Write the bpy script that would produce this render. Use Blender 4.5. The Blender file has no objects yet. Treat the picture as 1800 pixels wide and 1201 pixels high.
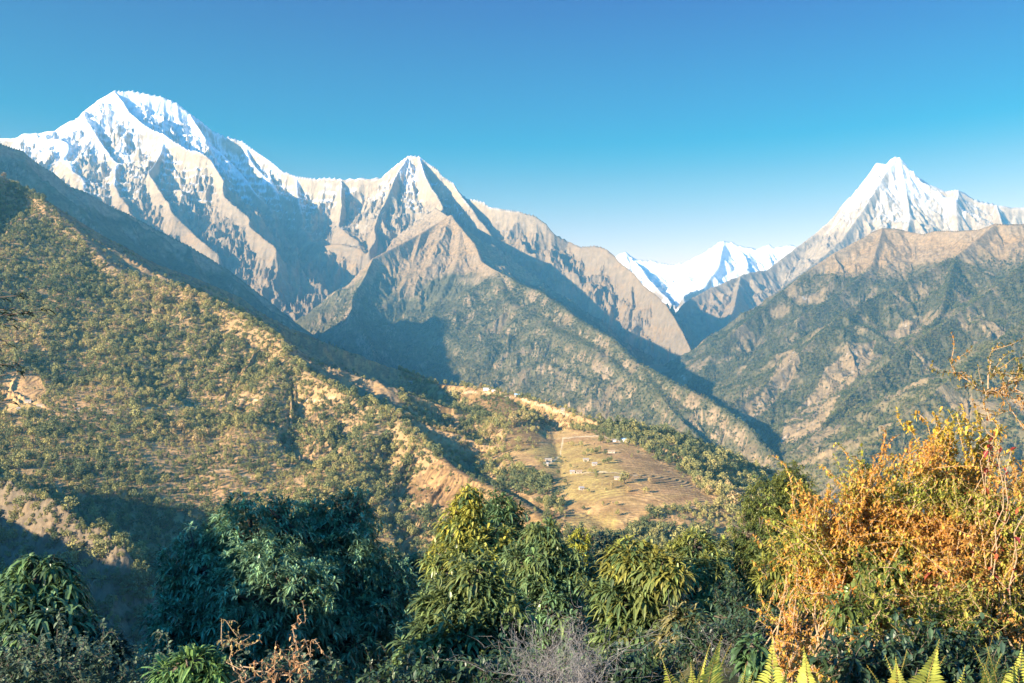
import bpy, math, random
import numpy as np
from mathutils import Vector

random.seed(7)
R = math.radians
scene = bpy.context.scene
C = scene.collection
f4 = np.float32

# ------------------------------------------------------------------ camera, sky, sun, exposure
F, CX, HY = 1600.0, 900.0, 728.0          # focal length and horizon of the 1800 px wide photograph
cam_d = bpy.data.cameras.new("camera")
cam_d.sensor_width = 36.0
cam_d.lens = 36.0 * F / 1800.0
cam_d.shift_y = (HY - 600.5) / 1800.0
cam_d.clip_start = 0.1
cam_d.clip_end = 150000.0
cam = bpy.data.objects.new("camera", cam_d)
cam.rotation_euler = (R(90), 0, 0)
C.objects.link(cam)
scene.camera = cam

SUN_EL, SUN_AZ = 15.0, 52.0               # azimuth: degrees to the left of straight behind the camera
s_h = (-math.sin(R(SUN_AZ)), -math.cos(R(SUN_AZ)))
TO_SUN = Vector((s_h[0] * math.cos(R(SUN_EL)), s_h[1] * math.cos(R(SUN_EL)), math.sin(R(SUN_EL))))
sun_d = bpy.data.lights.new("sun", 'SUN')
sun_d.energy = 5.0
sun_d.angle = R(0.5)
sun_d.color = (1.0, 0.82, 0.60)
sun = bpy.data.objects.new("sun", sun_d)
sun.rotation_euler = (-TO_SUN).to_track_quat('-Z', 'Y').to_euler()
C.objects.link(sun)

world = bpy.data.worlds.new("World")
scene.world = world
world.use_nodes = True
wn = world.node_tree
wn.nodes.clear()
w_sky = wn.nodes.new("ShaderNodeTexSky")
w_sky.sky_type = 'NISHITA'
w_sky.sun_disc = False
w_sky.sun_elevation = R(SUN_EL)
w_sky.sun_rotation = math.atan2(TO_SUN.x, TO_SUN.y)
w_sky.altitude = 2000
w_sky.air_density = 1.0
w_sky.dust_density = 0.6
w_sky.ozone_density = 1.6
w_bg = wn.nodes.new("ShaderNodeBackground")
w_hs = wn.nodes.new("ShaderNodeHueSaturation")
w_hs.inputs["Hue"].default_value = 0.485
w_hs.inputs["Saturation"].default_value = 1.55
w_bg.inputs[1].default_value = 0.13
w_out = wn.nodes.new("ShaderNodeOutputWorld")
wn.links.new(w_sky.outputs[0], w_hs.inputs["Color"])
w_tc = wn.nodes.new("ShaderNodeTexCoord")
w_sx = wn.nodes.new("ShaderNodeSeparateXYZ")
w_cr = wn.nodes.new("ShaderNodeValToRGB")
SKY = [(0.0, (8.5, 1.10, 0.56)), (0.17, (8.0, 1.12, 0.53)), (0.205, (7.2, 0.86, 0.45)), (0.25, (6.0, 0.62, 0.39)), (0.31, (2.0, 0.41, 0.38)), (0.41, (0.05, 0.13, 0.34)), (0.6, (0.25, 0.40, 0.55)), (1.0, (0.3, 0.5, 0.7))]
w_cr.color_ramp.elements[0].position, w_cr.color_ramp.elements[1].position = SKY[0][0], SKY[-1][0]
w_cr.color_ramp.elements[0].color, w_cr.color_ramp.elements[1].color = (*SKY[0][1], 1), (*SKY[-1][1], 1)
for p_, c_ in SKY[1:-1]:
    w_cr.color_ramp.elements.new(p_).color = (*c_, 1)
w_mx = wn.nodes.new("ShaderNodeVectorMath"); w_mx.operation = 'MULTIPLY'
w_sc = wn.nodes.new("ShaderNodeVectorMath"); w_sc.operation = 'SCALE'; w_sc.inputs["Scale"].default_value = 0.80
wn.links.new(w_tc.outputs["Generated"], w_sx.inputs[0])
wn.links.new(w_sx.outputs["Z"], w_cr.inputs[0])
wn.links.new(w_hs.outputs[0], w_mx.inputs[0])
w_az = wn.nodes.new("ShaderNodeMapRange"); w_az.inputs[1].default_value = -0.1; w_az.inputs[2].default_value = 0.7
w_mc = wn.nodes.new("ShaderNodeMix"); w_mc.data_type = 'RGBA'
w_mc.inputs[6].default_value = (0.72, 0.84, 1.2, 1)   # deeper blue all round away from the bright horizon ahead
wn.links.new(w_sx.outputs["Y"], w_az.inputs[0]); wn.links.new(w_az.outputs[0], w_mc.inputs[0])
wn.links.new(w_cr.outputs[0], w_mc.inputs[7])
wn.links.new(w_mc.outputs[2], w_sc.inputs[0])
wn.links.new(w_sc.outputs[0], w_mx.inputs[1])
wn.links.new(w_mx.outputs[0], w_bg.inputs[0])
wn.links.new(w_bg.outputs[0], w_out.inputs[0])

scene.view_settings.view_transform = 'Standard'
scene.view_settings.look = 'None'
scene.view_settings.gamma = 1.0
scene.view_settings.exposure = 1.85
scene.cycles.use_denoising = True
scene.cycles.max_bounces = 6
scene.cycles.diffuse_bounces = 3
scene.cycles.transparent_max_bounces = 8
scene.cycles.volume_bounces = 0


# ------------------------------------------------------------------ helpers
def P(px, py, Y):
    return ((px - CX) / F * Y, Y, (HY - py) / F * Y)


def _hash(ix, iy, seed):
    h = (ix.astype(np.uint32) * np.uint32(374761393) + iy.astype(np.uint32) * np.uint32(668265263)
         + np.uint32((seed * 2246822519) & 0xffffffff))
    h = (h ^ (h >> np.uint32(13))) * np.uint32(1274126177)
    h = h ^ (h >> np.uint32(16))
    return (h & np.uint32(0xffffff)).astype(f4) / f4(16777215.0)


def noise(x, y, seed=0):                  # gradient noise, about -1..1
    ix = np.floor(x).astype(np.int64); iy = np.floor(y).astype(np.int64)
    fx = (x - ix).astype(f4); fy = (y - iy).astype(f4)
    u = fx * fx * fx * (fx * (fx * 6 - 15) + 10); v = fy * fy * fy * (fy * (fy * 6 - 15) + 10)

    def g(a, b):
        t = _hash(ix + a, iy + b, seed) * f4(6.2831853)
        return np.cos(t) * (fx - a) + np.sin(t) * (fy - b)
    n0 = g(0, 0) * (1 - u) + g(1, 0) * u
    n1 = g(0, 1) * (1 - u) + g(1, 1) * u
    return (n0 * (1 - v) + n1 * v) * f4(1.5)


def fbm(x, y, lam, octs=4, seed=0, gain=0.5):
    s = 0; a = 1.0; t = 0
    for o in range(octs):
        s = s + a * noise(x / lam, y / lam, seed + o * 17); t += a
        a *= gain; lam *= 0.5
    return s / t


def ridged(x, y, lam, octs=4, seed=0):
    s = 0; a = 1.0; t = 0
    for o in range(octs):
        s = s + a * (1 - np.abs(noise(x / lam, y / lam, seed + o * 31))); t += a
        a *= 0.5; lam *= 0.5
    return s / t


def sstep(a, b, x):
    t = np.clip((x - a) / (b - a), 0, 1)
    return t * t * (3 - 2 * t)


def mix(a, b, t):
    return a + (b - a) * t[..., None]


def gully(X, Y, gx, gy, lam, seed):       # erosion furrows that run down the slope
    n = np.hypot(gx, gy) + 1e-5
    dx = -gy / n; dy = gx / n
    fx = X / lam; fy = Y / lam
    ix = np.floor(fx).astype(np.int64); iy = np.floor(fy).astype(np.int64)
    c = 0; s = 0; w0 = 0
    for j in (-1, 0, 1):
        for k in (-1, 0, 1):
            hx = _hash(ix + j, iy + k, seed); hy = _hash(ix + j, iy + k, seed + 5)
            vx = (fx - ix - j - hx).astype(f4); vy = (fy - iy - k - hy).astype(f4)
            d2 = vx * vx + vy * vy
            w = np.maximum(0, 1 - d2 / 2.2) ** 2
            ph = (vx * dx + vy * dy) * 6.2831853
            c = c + w * np.cos(ph); s = s + w * np.sin(ph); w0 = w0 + w
    return c / (0.35 * w0 + 0.65 * np.sqrt(c * c + s * s) + 1e-5)


def tag(o, label=None, cat=None, group=None, kind=None):
    if label: o["label"] = label
    if cat: o["category"] = cat
    if group: o["group"] = group
    if kind: o["kind"] = kind
    return o


def mesh_np(name, verts, faces_flat, counts, mats, smooth=False, mat_idx=None):
    me = bpy.data.meshes.new(name)
    verts = np.ascontiguousarray(verts, dtype=f4)
    faces_flat = np.ascontiguousarray(faces_flat, dtype=np.int32)
    me.vertices.add(len(verts)); me.vertices.foreach_set("co", verts.ravel())
    me.loops.add(len(faces_flat)); me.loops.foreach_set("vertex_index", faces_flat)
    if np.isscalar(counts):
        nf = len(faces_flat) // counts
        starts = np.arange(nf, dtype=np.int32) * counts
    else:
        nf = len(counts)
        starts = np.concatenate([[0], np.cumsum(counts)[:-1]]).astype(np.int32)
    me.polygons.add(nf); me.polygons.foreach_set("loop_start", starts)
    for m in (mats if isinstance(mats, (list, tuple)) else [mats]):
        me.materials.append(m)
    if mat_idx is not None:
        me.polygons.foreach_set("material_index", np.ascontiguousarray(mat_idx, dtype=np.int32))
    me.polygons.foreach_set("use_smooth", np.full(nf, smooth, dtype=bool))
    me.update(calc_edges=True)
    me.validate()
    return me


def link(name, me, parent=None, loc=(0, 0, 0)):
    o = bpy.data.objects.new(name, me)
    C.objects.link(o); o.location = loc
    if parent: o.parent = parent
    return o


def set_col(me, name, col):
    a = me.attributes.new(name, 'FLOAT_COLOR', 'POINT')
    c4 = np.ones((len(col), 4), dtype=f4); c4[:, :3] = col
    a.data.foreach_set("color", c4.ravel())


def new_mat(name):
    m = bpy.data.materials.new(name); m.use_nodes = True
    nt = m.node_tree; nt.nodes.clear()
    out = nt.nodes.new("ShaderNodeOutputMaterial")
    b = nt.nodes.new("ShaderNodeBsdfPrincipled")
    nt.links.new(b.outputs[0], out.inputs[0])
    return m, nt, b


def terrain_mat(name, bump_scale, bump_dist, var=0.35, rough=0.95, spec=0.1):
    m, nt, b = new_mat(name)
    N = nt.nodes.new; L = nt.links.new
    at = N("ShaderNodeAttribute"); at.attribute_name = "col"
    geo = N("ShaderNodeNewGeometry")
    n1 = N("ShaderNodeTexNoise"); n1.inputs["Scale"].default_value = bump_scale
    n1.inputs["Detail"].default_value = 6; n1.inputs["Roughness"].default_value = 0.65
    L(geo.outputs["Position"], n1.inputs["Vector"])
    mr = N("ShaderNodeMapRange")
    mr.inputs[1].default_value = 0.3; mr.inputs[2].default_value = 0.7
    mr.inputs[3].default_value = 1 - var; mr.inputs[4].default_value = 1 + var
    L(n1.outputs[0], mr.inputs[0])
    mul = N("ShaderNodeVectorMath"); mul.operation = 'SCALE'
    L(at.outputs["Color"], mul.inputs[0]); L(mr.outputs[0], mul.inputs["Scale"])
    L(mul.outputs[0], b.inputs["Base Color"])
    bp = N("ShaderNodeBump"); bp.inputs["Strength"].default_value = 1.0
    bp.inputs["Distance"].default_value = bump_dist
    L(n1.outputs[0], bp.inputs["Height"]); L(bp.outputs[0], b.inputs["Normal"])
    b.inputs["Roughness"].default_value = rough
    b.inputs["Specular IOR Level"].default_value = spec
    return m


# ------------------------------------------------------------------ terrain layers
class Layer:
    """A height field over (X/Y, log Y): fine near the viewer, coarser far away."""

    def __init__(s, u0, u1, nu, y0, y1, nv):
        s.u = np.linspace(u0, u1, nu).astype(f4)
        s.v = np.linspace(math.log(y0), math.log(y1), nv).astype(f4)
        s.U, s.V = np.meshgrid(s.u, s.v)
        s.Y = np.exp(s.V); s.X = s.U * s.Y
        s.Z = np.full(s.X.shape, -1e9, dtype=f4)
        s.D = np.full(s.X.shape, 1e9, dtype=f4)

    def ridge(s, pts, k, p=0.9, d0=800.0, rnd=0.0, warp=0.0, wl=700.0, seed=0):
        """pts are (px, py, depth); the flanks fall k per metre, concave by p."""
        X, Y = s.X, s.Y
        if warp:
            x0, y0, _ = P(*pts[0])
            wa = warp * np.clip(np.hypot(s.X - x0, s.Y - y0) / 1800, 0, 1)
            X = X + wa * fbm(s.X, s.Y, wl, 3, seed + 3); Y = Y + wa * fbm(s.X, s.Y, wl, 3, seed + 9)
        W = [P(*q) for q in pts]
        for (ax, ay, az), (bx, by, bz) in zip(W[:-1], W[1:]):
            ex, ey = bx - ax, by - ay
            t = np.clip(((X - ax) * ex + (Y - ay) * ey) / (ex * ex + ey * ey + 1e-6), 0, 1)
            d = np.hypot(X - ax - t * ex, Y - ay - t * ey)
            if rnd: d2 = np.sqrt(d * d + rnd * rnd) - rnd
            else: d2 = d
            z = az + t * (bz - az) - k * d0 * (d2 / d0) ** p
            s.Z = np.maximum(s.Z, z); s.D = np.minimum(s.D, d)
        return s

    def grad(s):
        zv, zu = np.gradient(s.Z, s.v, s.u)
        gx = zu / s.Y
        gy = zv / s.Y - gx * s.U
        return gx, gy

    def erode(s, lam, octs, amp, seed, keep=150.0, gain=0.55, sl=(0.15, 0.9)):
        for o in range(octs):
            gx, gy = s.grad()
            if o == 0:                    # steady the direction with a small blur
                for _ in range(6):
                    for g in (gx, gy):
                        g[1:-1, 1:-1] = (g[1:-1, 1:-1] * 2 + g[:-2, 1:-1] + g[2:, 1:-1] + g[1:-1, :-2] + g[1:-1, 2:]) / 6
            w_ = 0.45 * lam
            g = gully(s.X + w_ * noise(s.X / lam, s.Y / lam, seed + 71), s.Y + w_ * noise(s.X / lam, s.Y / lam, seed + 83), gx, gy, lam, seed + o * 13)
            g = 1 - 2 * np.sqrt(np.clip((1 - g) * 0.5, 0, 1))
            sf = sstep(sl[0], sl[1], np.hypot(gx, gy))
            near = np.clip(s.D / (keep if o == 0 else keep * 0.4), 0.12, 1)
            s.Z = s.Z + (g - 0.3) * 0.5 * amp * lam * sf * near
            lam *= 0.5; amp *= gain / 0.5 * 0.9
        return s

    def px(s):
        return CX + F * s.U, HY - F * s.Z / s.Y

    def h(s, x, y):
        x = np.asarray(x, dtype=f4); y = np.asarray(y, dtype=f4)
        iu = np.clip((x / y - s.u[0]) / (s.u[1] - s.u[0]), 0, len(s.u) - 1.001)
        iv = np.clip((np.log(y) - s.v[0]) / (s.v[1] - s.v[0]), 0, len(s.v) - 1.001)
        a = iu.astype(int); b = iv.astype(int); fa = iu - a; fb = iv - b
        Z = s.Z
        return (Z[b, a] * (1 - fa) + Z[b, a + 1] * fa) * (1 - fb) + (Z[b + 1, a] * (1 - fa) + Z[b + 1, a + 1] * fa) * fb

    def sample(s, A, x, y):
        iu = np.clip(np.rint((x / y - s.u[0]) / (s.u[1] - s.u[0])), 0, len(s.u) - 1).astype(int)
        iv = np.clip(np.rint((np.log(y) - s.v[0]) / (s.v[1] - s.v[0])), 0, len(s.v) - 1).astype(int)
        return A[iv, iu]

    def build(s, name, mat, col, label, cat, smooth=True):
        nv, nu = s.X.shape
        V = np.stack([s.X, s.Y, s.Z], -1).reshape(-1, 3)
        i = np.arange(nv * nu).reshape(nv, nu)
        q = np.stack([i[:-1, :-1], i[:-1, 1:], i[1:, 1:], i[1:, :-1]], -1).reshape(-1, 4)
        me = mesh_np(name, V, q.ravel(), 4, mat, smooth)
        set_col(me, "col", col.reshape(-1, 3))
        o = link(name, me)
        tag(o, label, cat, kind='structure')
        return o


def c3(*v): return np.array(v, dtype=f4)


SNOW = c3(0.84, 0.82, 0.78)
ROCK = c3(0.43, 0.335, 0.21)
ROCKD = c3(0.25, 0.19, 0.12)
BROWN = c3(0.34, 0.225, 0.11)
STRAW = c3(0.33, 0.235, 0.125)
OCHRE = c3(0.47, 0.28, 0.125)
FOREST = c3(0.090, 0.085, 0.042)
FORESTL = c3(0.17, 0.145, 0.065)


def inpoly(px, py, poly):
    ins = np.zeros(px.shape, dtype=bool)
    n = len(poly)
    for a in range(n):
        x0, y0 = poly[a]; x1, y1 = poly[(a + 1) % n]
        if y0 == y1: continue
        c = ((y0 > py) != (y1 > py)) & (px < (x1 - x0) * (py - y0) / (y1 - y0) + x0)
        ins ^= c
    return ins


def high_cols(s, snow_z, snow_w, rock_z, forest_z, seed, snow_slope=1.25):
    gx, gy = s.grad(); sl = np.hypot(gx, gy)
    n1 = fbm(s.X, s.Y, 900, 5, seed); n2 = fbm(s.X, s.Z * 2.5, 320, 5, seed + 7, 0.6)
    strata = fbm(s.X * 0.12, s.Z + 0.15 * s.X, 120, 4, seed + 3, 0.7)
    lap = np.zeros_like(s.Z)
    lap[2:-2, 2:-2] = (s.Z[:-4, 2:-2] + s.Z[4:, 2:-2] + s.Z[2:-2, :-4] + s.Z[2:-2, 4:] - 4 * s.Z[2:-2, 2:-2]) / s.Y[2:-2, 2:-2] * 600
    lap = np.clip(lap, -1, 1)
    rock = mix(ROCKD[None, None], ROCK[None, None], np.clip(0.55 + 0.7 * strata + 0.4 * n2, 0, 1))
    brown = mix(BROWN[None, None], ROCKD[None, None] * 1.1, np.clip(0.2 + 0.9 * n2 + 0.35 * (sl - 0.9), 0, 1))
    rock = mix(rock, rock * 1.28, sstep(2900, 3500, s.Z))
    col = mix(brown, rock, sstep(rock_z - 350, rock_z + 350, s.Z + 400 * n1))
    if forest_z is not None:
        fc = mix(FOREST[None, None], FORESTL[None, None], np.clip(0.4 + n2, 0, 1))
        m = sstep(150, -150, s.Z - forest_z + 500 * n1 + 250 * n2) * sstep(2.0, 1.35, sl + 0.4 * n2)
        col = mix(col, fc, m)
    sn = s.Z - snow_z + 650 * n1 + 260 * n2 - 520 * (sl - snow_slope) + 160 * lap
    m = sstep(-snow_w, snow_w, sn)
    col = mix(col, SNOW[None, None], m)
    return col.astype(f4), m


# --- the far snow range beyond the valley head
far = Layer(0.05, 0.42, 330, 19000, 28500, 240)
far.ridge([(1000, 470, 26000), (1060, 462, 26000), (1087, 446, 26000), (1100, 443, 26000), (1120, 455, 26000), (1160, 462, 25800), (1185, 465, 25600),
           (1215, 455, 25500), (1240, 440, 25300), (1260, 426, 25200), (1272, 423, 25000), (1290, 425, 25000), (1310, 433, 25000), (1330, 436, 25000),
           (1345, 431, 25000), (1352, 428, 25000), (1362, 436, 25000), (1385, 430, 25000), (1395, 429, 25000), (1420, 438, 25000), (1500, 420, 25000), (1560, 430, 25000)], 0.75)
far.ridge([(1272, 423, 25000), (1262, 470, 23800), (1235, 505, 22600), (1200, 520, 21500)], 0.7)
far.ridge([(1110, 450, 26000), (1150, 500, 24000), (1180, 530, 22000)], 0.6)
far.erode(2000, 5, 0.22, 11, keep=300)
far.Z += 90 * fbm(far.X, far.Y, 500, 4, 5)
col, _ = high_cols(far, 2700, 500, 2000, None, 3, 1.6)
m_rock = terrain_mat("mountain_rock_and_snow", 0.012, 25.0, 0.22)
far.build("snow_range", m_rock, col, "distant white snow range closing the head of the valley", "mountain")

# --- the pointed peak on the right
fish = Layer(0.17, 0.72, 560, 11500, 20500, 460)
fish.ridge([(1385, 452, 17000), (1413, 425, 17000), (1440, 403, 17200), (1462, 381, 17300), (1480, 359, 17400), (1493, 345, 17400), (1502, 350, 17450), (1516, 337, 17500),
            (1529, 319, 17500), (1536, 297, 17500), (1541, 283, 17500), (1556, 286, 17500), (1567, 277, 17500), (1574, 274, 17500), (1581, 275, 17500), (1591, 288, 17550),
            (1609, 308, 17600), (1631, 321, 17700), (1662, 334, 17700), (1684, 332, 17600), (1711, 348, 17600), (1751, 359, 17500), (1778, 363, 17500),
            (1800, 363, 17500), (1850, 350, 17500), (1950, 345, 17500)], 1.35, 0.86, 500)
fish.ridge([(1574, 274, 17500), (1545, 320, 17000), (1515, 370, 16300), (1480, 420, 15600), (1440, 455, 15000), (1380, 500, 14200), (1320, 545, 13400), (1270, 590, 12600), (1240, 640, 12000)], 0.95, 0.9)
fish.ridge([(1581, 275, 17500), (1592, 330, 16900), (1600, 380, 16200), (1590, 430, 15000)], 1.05, 0.9)
fish.ridge([(1684, 332, 17600), (1680, 380, 16600), (1690, 430, 15500)], 0.9, 0.9)
fish.ridge([(1751, 359, 17500), (1770, 420, 16000)], 0.9, 0.9)
fish.ridge([(1413, 425, 17000), (1347, 474, 16200), (1302, 483, 15700), (1250, 505, 15200), (1205, 530, 14800), (1190, 545, 14600)], 0.75, 0.92)
fish.ridge([(1302, 483, 15700), (1290, 540, 14200), (1270, 590, 13000)], 0.8, 0.92)
fish.Z += 300 * (ridged(fish.X, fish.Y, 1100, 3, 24) - 0.72) * np.clip(fish.D / 450, 0, 1)
fish.erode(800, 5, 0.22, 21, keep=250, gain=0.68)
fish.Z += 60 * (ridged(fish.X, fish.Y, 420, 4, 9) - 0.7)
col, _ = high_cols(fish, 3850, 650, 2100, 900, 13, 1.2)
fish.build("pointed_peak", m_rock, col, "pointed snow streaked peak with a notched double summit on the right", "mountain")

# --- the great massif on the left and centre
mas = Layer(-0.78, 0.24, 1050, 8200, 17500, 640)
sky_l = [(-400, 330, 14000), (-200, 270, 14300), (-90, 250, 14400), (0, 241, 14500), (27, 240, 14500), (43, 233, 14500), (63, 232, 14500), (97, 227, 14500), (110, 217, 14500), (123, 210, 14500),
         (143, 207, 14500), (150, 190, 14500), (173, 172, 14500), (200, 157, 14500), (217, 160, 14550), (227, 157, 14600), (253, 163, 14650), (283, 168, 14700),
         (310, 178, 14750), (333, 197, 14800), (353, 210, 14850), (373, 228, 14900), (393, 237, 14950), (427, 247, 15000), (450, 263, 14900), (477, 282, 14750),
         (500, 300, 14600), (520, 308, 14450), (547, 312, 14350), (572, 311, 14300), (600, 313, 14250), (633, 312, 14220), (667, 312, 14200), (680, 300, 14180), (700, 285, 14150), (717, 273, 14100),
         (737, 273, 14050), (750, 283, 14000), (770, 297, 13900), (777, 307, 13850), (797, 320, 13750), (810, 337, 13700), (823, 348, 13600), (850, 352, 13400),
         (863, 363, 13300), (900, 368, 13100), (920, 372, 13000), (943, 378, 12950), (960, 390, 12900), (973, 408, 12850), (1000, 423, 12900), (1020, 433, 12700),
         (1036, 432, 12600), (1050, 430, 12500), (1067, 437, 12300), (1087, 457, 12100), (1116, 479, 11700), (1133, 501, 11400), (1156, 519, 11000), (1173, 537, 10700), (1187, 559, 10400),
         (1200, 581, 10100), (1213, 608, 9800), (1222, 640, 9500)]
mas.ridge(sky_l, 1.05, 0.88, 700)
mas.ridge([(200, 157, 14500), (240, 200, 14000), (283, 232, 13500), (320, 262, 13100), (350, 275, 12800), (395, 312, 12300), (395, 340, 12000), (430, 385, 11500), (487, 437, 10900)], 0.95, 0.9, warp=330, wl=1500, seed=4)
mas.ridge([(287, 255, 13300), (262, 300, 12500), (290, 345, 11900), (325, 390, 11400), (372, 443, 10800)], 0.9, 0.9, warp=330, wl=1500, seed=4)
mas.ridge([(143, 207, 14500), (165, 260, 13500), (200, 310, 12600), (215, 350, 12000), (245, 370, 11600), (290, 410, 11000)], 0.9, 0.9, warp=330, wl=1500, seed=4)
mas.ridge([(63, 232, 14500), (85, 280, 13600), (120, 320, 12800), (150, 360, 12000)], 0.9, 0.9, warp=330, wl=1500, seed=4)
mas.ridge([(333, 197, 14800), (362, 240, 14300), (385, 288, 14400), (430, 310, 14150), (450, 340, 13900), (480, 380, 13500)], 1.0, 0.9, warp=330, wl=1500, seed=4)
mas.ridge([(427, 247, 15000), (450, 300, 14600), (480, 330, 14300), (510, 350, 14000)], 1.05, 0.9, warp=330, wl=1500, seed=4)
mas.ridge([(520, 308, 14450), (525, 360, 13900), (535, 410, 13300), (580, 452, 12600), (640, 460, 12000)], 0.85, 0.92, warp=330, wl=1500, seed=4)
mas.ridge([(600, 313, 14250), (600, 380, 13300), (620, 440, 12400)], 0.9, 0.92, warp=330, wl=1500, seed=4)
mas.ridge([(717, 273, 14100), (690, 330, 13350), (660, 390, 12650), (640, 440, 12000)], 0.95, 0.92, warp=330, wl=1500, seed=4)
mas.ridge([(737, 273, 14050), (752, 330, 13200), (775, 368, 12500), (790, 384, 11700)], 0.95, 0.92, warp=330, wl=1500, seed=4)
mas.ridge([(797, 320, 13750), (820, 360, 13200), (850, 400, 12800), (890, 440, 12300)], 0.95, 0.92, warp=330, wl=1500, seed=4)
mas.Z += 420 * (ridged(mas.X + 200 * noise(mas.X / 700, mas.Y / 700, 77), mas.Y, 1100, 3, 14) - 0.72) * np.clip(mas.D / 450, 0, 1)
mas.erode(850, 6, 0.28, 31, keep=200, gain=0.66)
mas.Z += 90 * (ridged(mas.X, mas.Y, 300, 4, 19) - 0.7) * np.clip(mas.D / 120, 0.25, 1)
led = (mas.Z + 0.10 * mas.X + 60 * fbm(mas.X, mas.Y, 500, 3, 15)) / 130; lf_ = led - np.floor(led)
mas.Z += (sstep(0.35, 0.75, lf_) - lf_) * 130 * 0.5 * sstep(0.3, -0.2, fbm(mas.X, mas.Y, 1500, 2, 16)) * np.clip(mas.D / 150, 0, 1)
col, _ = high_cols(mas, 3300 - 60 * sstep(500, 660, mas.px()[0]), 300, 2650, 700, 33, 1.2)
mas.build("snow_massif", m_rock, col, "huge massif with a broad snow summit and a second white peak", "mountain")

# --- the blue ridge in shade behind the near hill
blu = Layer(-0.9, -0.06, 460, 4400, 10500, 370)
blu.ridge([(-500, 60, 5600), (-250, 150, 6200), (0, 250, 6800), (43, 265, 6950), (77, 290, 7050), (93, 300, 7100), (127, 328, 7250), (150, 335, 7300), (190, 358, 7500), (230, 376, 7650), (265, 395, 7800),
           (333, 430, 8000), (400, 472, 8200), (480, 532, 8400), (560, 600, 8500), (640, 660, 8500)], 0.75, 0.95)
blu.ridge([(333, 430, 8000), (360, 520, 7000), (440, 590, 6300)], 0.75)
blu.erode(900, 5, 0.22, 41, keep=150)
m_wood = terrain_mat("wooded_mountain_slope", 0.03, 14.0, 0.4)
col, _ = high_cols(blu, 9000, 400, 2300, 1900, 43)
blu.build("blue_ridge", m_wood, col, "steep blue shaded ridge behind the near forested hill", "mountain")

# --- the brown and green pyramid in the middle
pyr = Layer(-0.26, 0.34, 800, 4000, 12900, 650)
pyr.ridge([(765, 365, 12600), (787, 380, 11600), (793, 378, 11300), (810, 400, 11000), (833, 427, 10500), (847, 460, 10000), (867, 473, 9600), (900, 490, 9100), (913, 500, 8900), (950, 513, 8500), (993, 543, 7900),
           (1033, 573, 7400), (1074, 594, 6950), (1114, 634, 6500), (1172, 668, 5950), (1239, 699, 5500), (1283, 728, 5200), (1314, 750, 5000), (1346, 790, 4750), (1365, 806, 4600)], 0.8, 0.93, rnd=40)
pyr.ridge([(787, 380, 11500), (740, 408, 11000), (700, 430, 10600), (655, 453, 10200), (643, 483, 9800), (620, 520, 9300), (618, 545, 9000), (645, 590, 8500), (657, 628, 8100), (700, 690, 7300)], 0.85, 0.93)
pyr.ridge([(867, 473, 9600), (885, 560, 8850), (905, 600, 8450), (960, 660, 7750), (1010, 695, 7250), (1080, 735, 6550), (1140, 758, 5950), (1200, 790, 5450)], 0.62, 0.95)
pyr.ridge([(810, 400, 11000), (800, 480, 10150), (760, 560, 9350), (770, 620, 8750), (840, 690, 7900)], 0.7, 0.95)
pyr.ridge([(1114, 634, 6500), (1180, 720, 5500), (1230, 770, 5000)], 0.6, 0.95)
pyr.ridge([(740, 408, 11000), (720, 480, 10200), (680, 560, 9500)], 0.7, 0.95)
pyr.Z += 160 * (ridged(pyr.X, pyr.Y, 800, 3, 54) - 0.72) * np.clip(pyr.D / 350, 0, 1)
pyr.erode(520, 5, 0.18, 51, keep=160, gain=0.6)
px, py = pyr.px()
col, _ = high_cols(pyr, 9000, 400, 2600, 1480, 53)
n1 = fbm(pyr.X, pyr.Y, 260, 5, 57, 0.6)
nz = fbm(pyr.X, pyr.Y, 60, 3, 58, 0.7)
bare = sstep(0.18, 0.42, n1 + 0.1 * sstep(8000, 5000, pyr.Y) * sstep(950, 1100, px) + 0.15 * nz)
col = mix(col, (STRAW * 0.62)[None, None], bare * 0.75 * sstep(1500, 1100, pyr.Z))
pyr.Z += (14 * np.abs(nz) + 8 * fbm(pyr.X, pyr.Y, 25, 2, 3)) * (1 - bare) * sstep(1600, 1300, pyr.Z)
pyr.build("pyramid_mountain", m_wood, col.astype(f4), "steep pyramid of brown and green slopes in the middle below the snow", "mountain")

# --- the wooded slopes on the right of the valley
rgt = Layer(0.15, 0.80, 800, 2600, 11000, 700)
rgt.ridge([(1200, 690, 7700), (1213, 668, 7800), (1231, 657, 7900), (1249, 630, 8100), (1267, 608, 8200), (1284, 585, 8300), (1342, 541, 8700), (1373, 514, 8900), (1413, 479, 9100), (1467, 443, 9300),
           (1502, 425, 9400), (1533, 408, 9500), (1551, 401, 9500), (1575, 402, 9500), (1591, 405, 9500), (1622, 411, 9300), (1644, 405, 9200), (1684, 405, 9000), (1720, 403, 8800), (1751, 392, 8600), (1775, 394, 8500), (1800, 394, 8500),
           (1900, 380, 8400), (2050, 350, 8000)], 0.7, 0.95)
rgt.ridge([(1751, 392, 8600), (1680, 450, 8000), (1620, 480, 7700), (1560, 510, 7400), (1480, 550, 7000), (1400, 625, 6600), (1330, 690, 6200), (1260, 720, 6000)], 0.6, 0.96)
rgt.ridge([(1551, 401, 9500), (1530, 470, 8800), (1470, 520, 8300), (1400, 560, 8000)], 0.65, 0.96)
rgt.ridge([(1900, 420, 7200), (1800, 465, 6700), (1700, 540, 6200), (1600, 605, 5700), (1500, 690, 5200), (1440, 755, 4800), (1390, 800, 4600)], 0.6, 0.96)
rgt.ridge([(2000, 480, 5400), (1800, 565, 4800), (1700, 640, 4400), (1600, 720, 4000), (1520, 800, 3700), (1450, 880, 3400)], 0.55, 0.96)
rgt.ridge([(1680, 450, 8000), (1650, 560, 6500), (1560, 620, 6000)], 0.6, 0.96)
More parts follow.
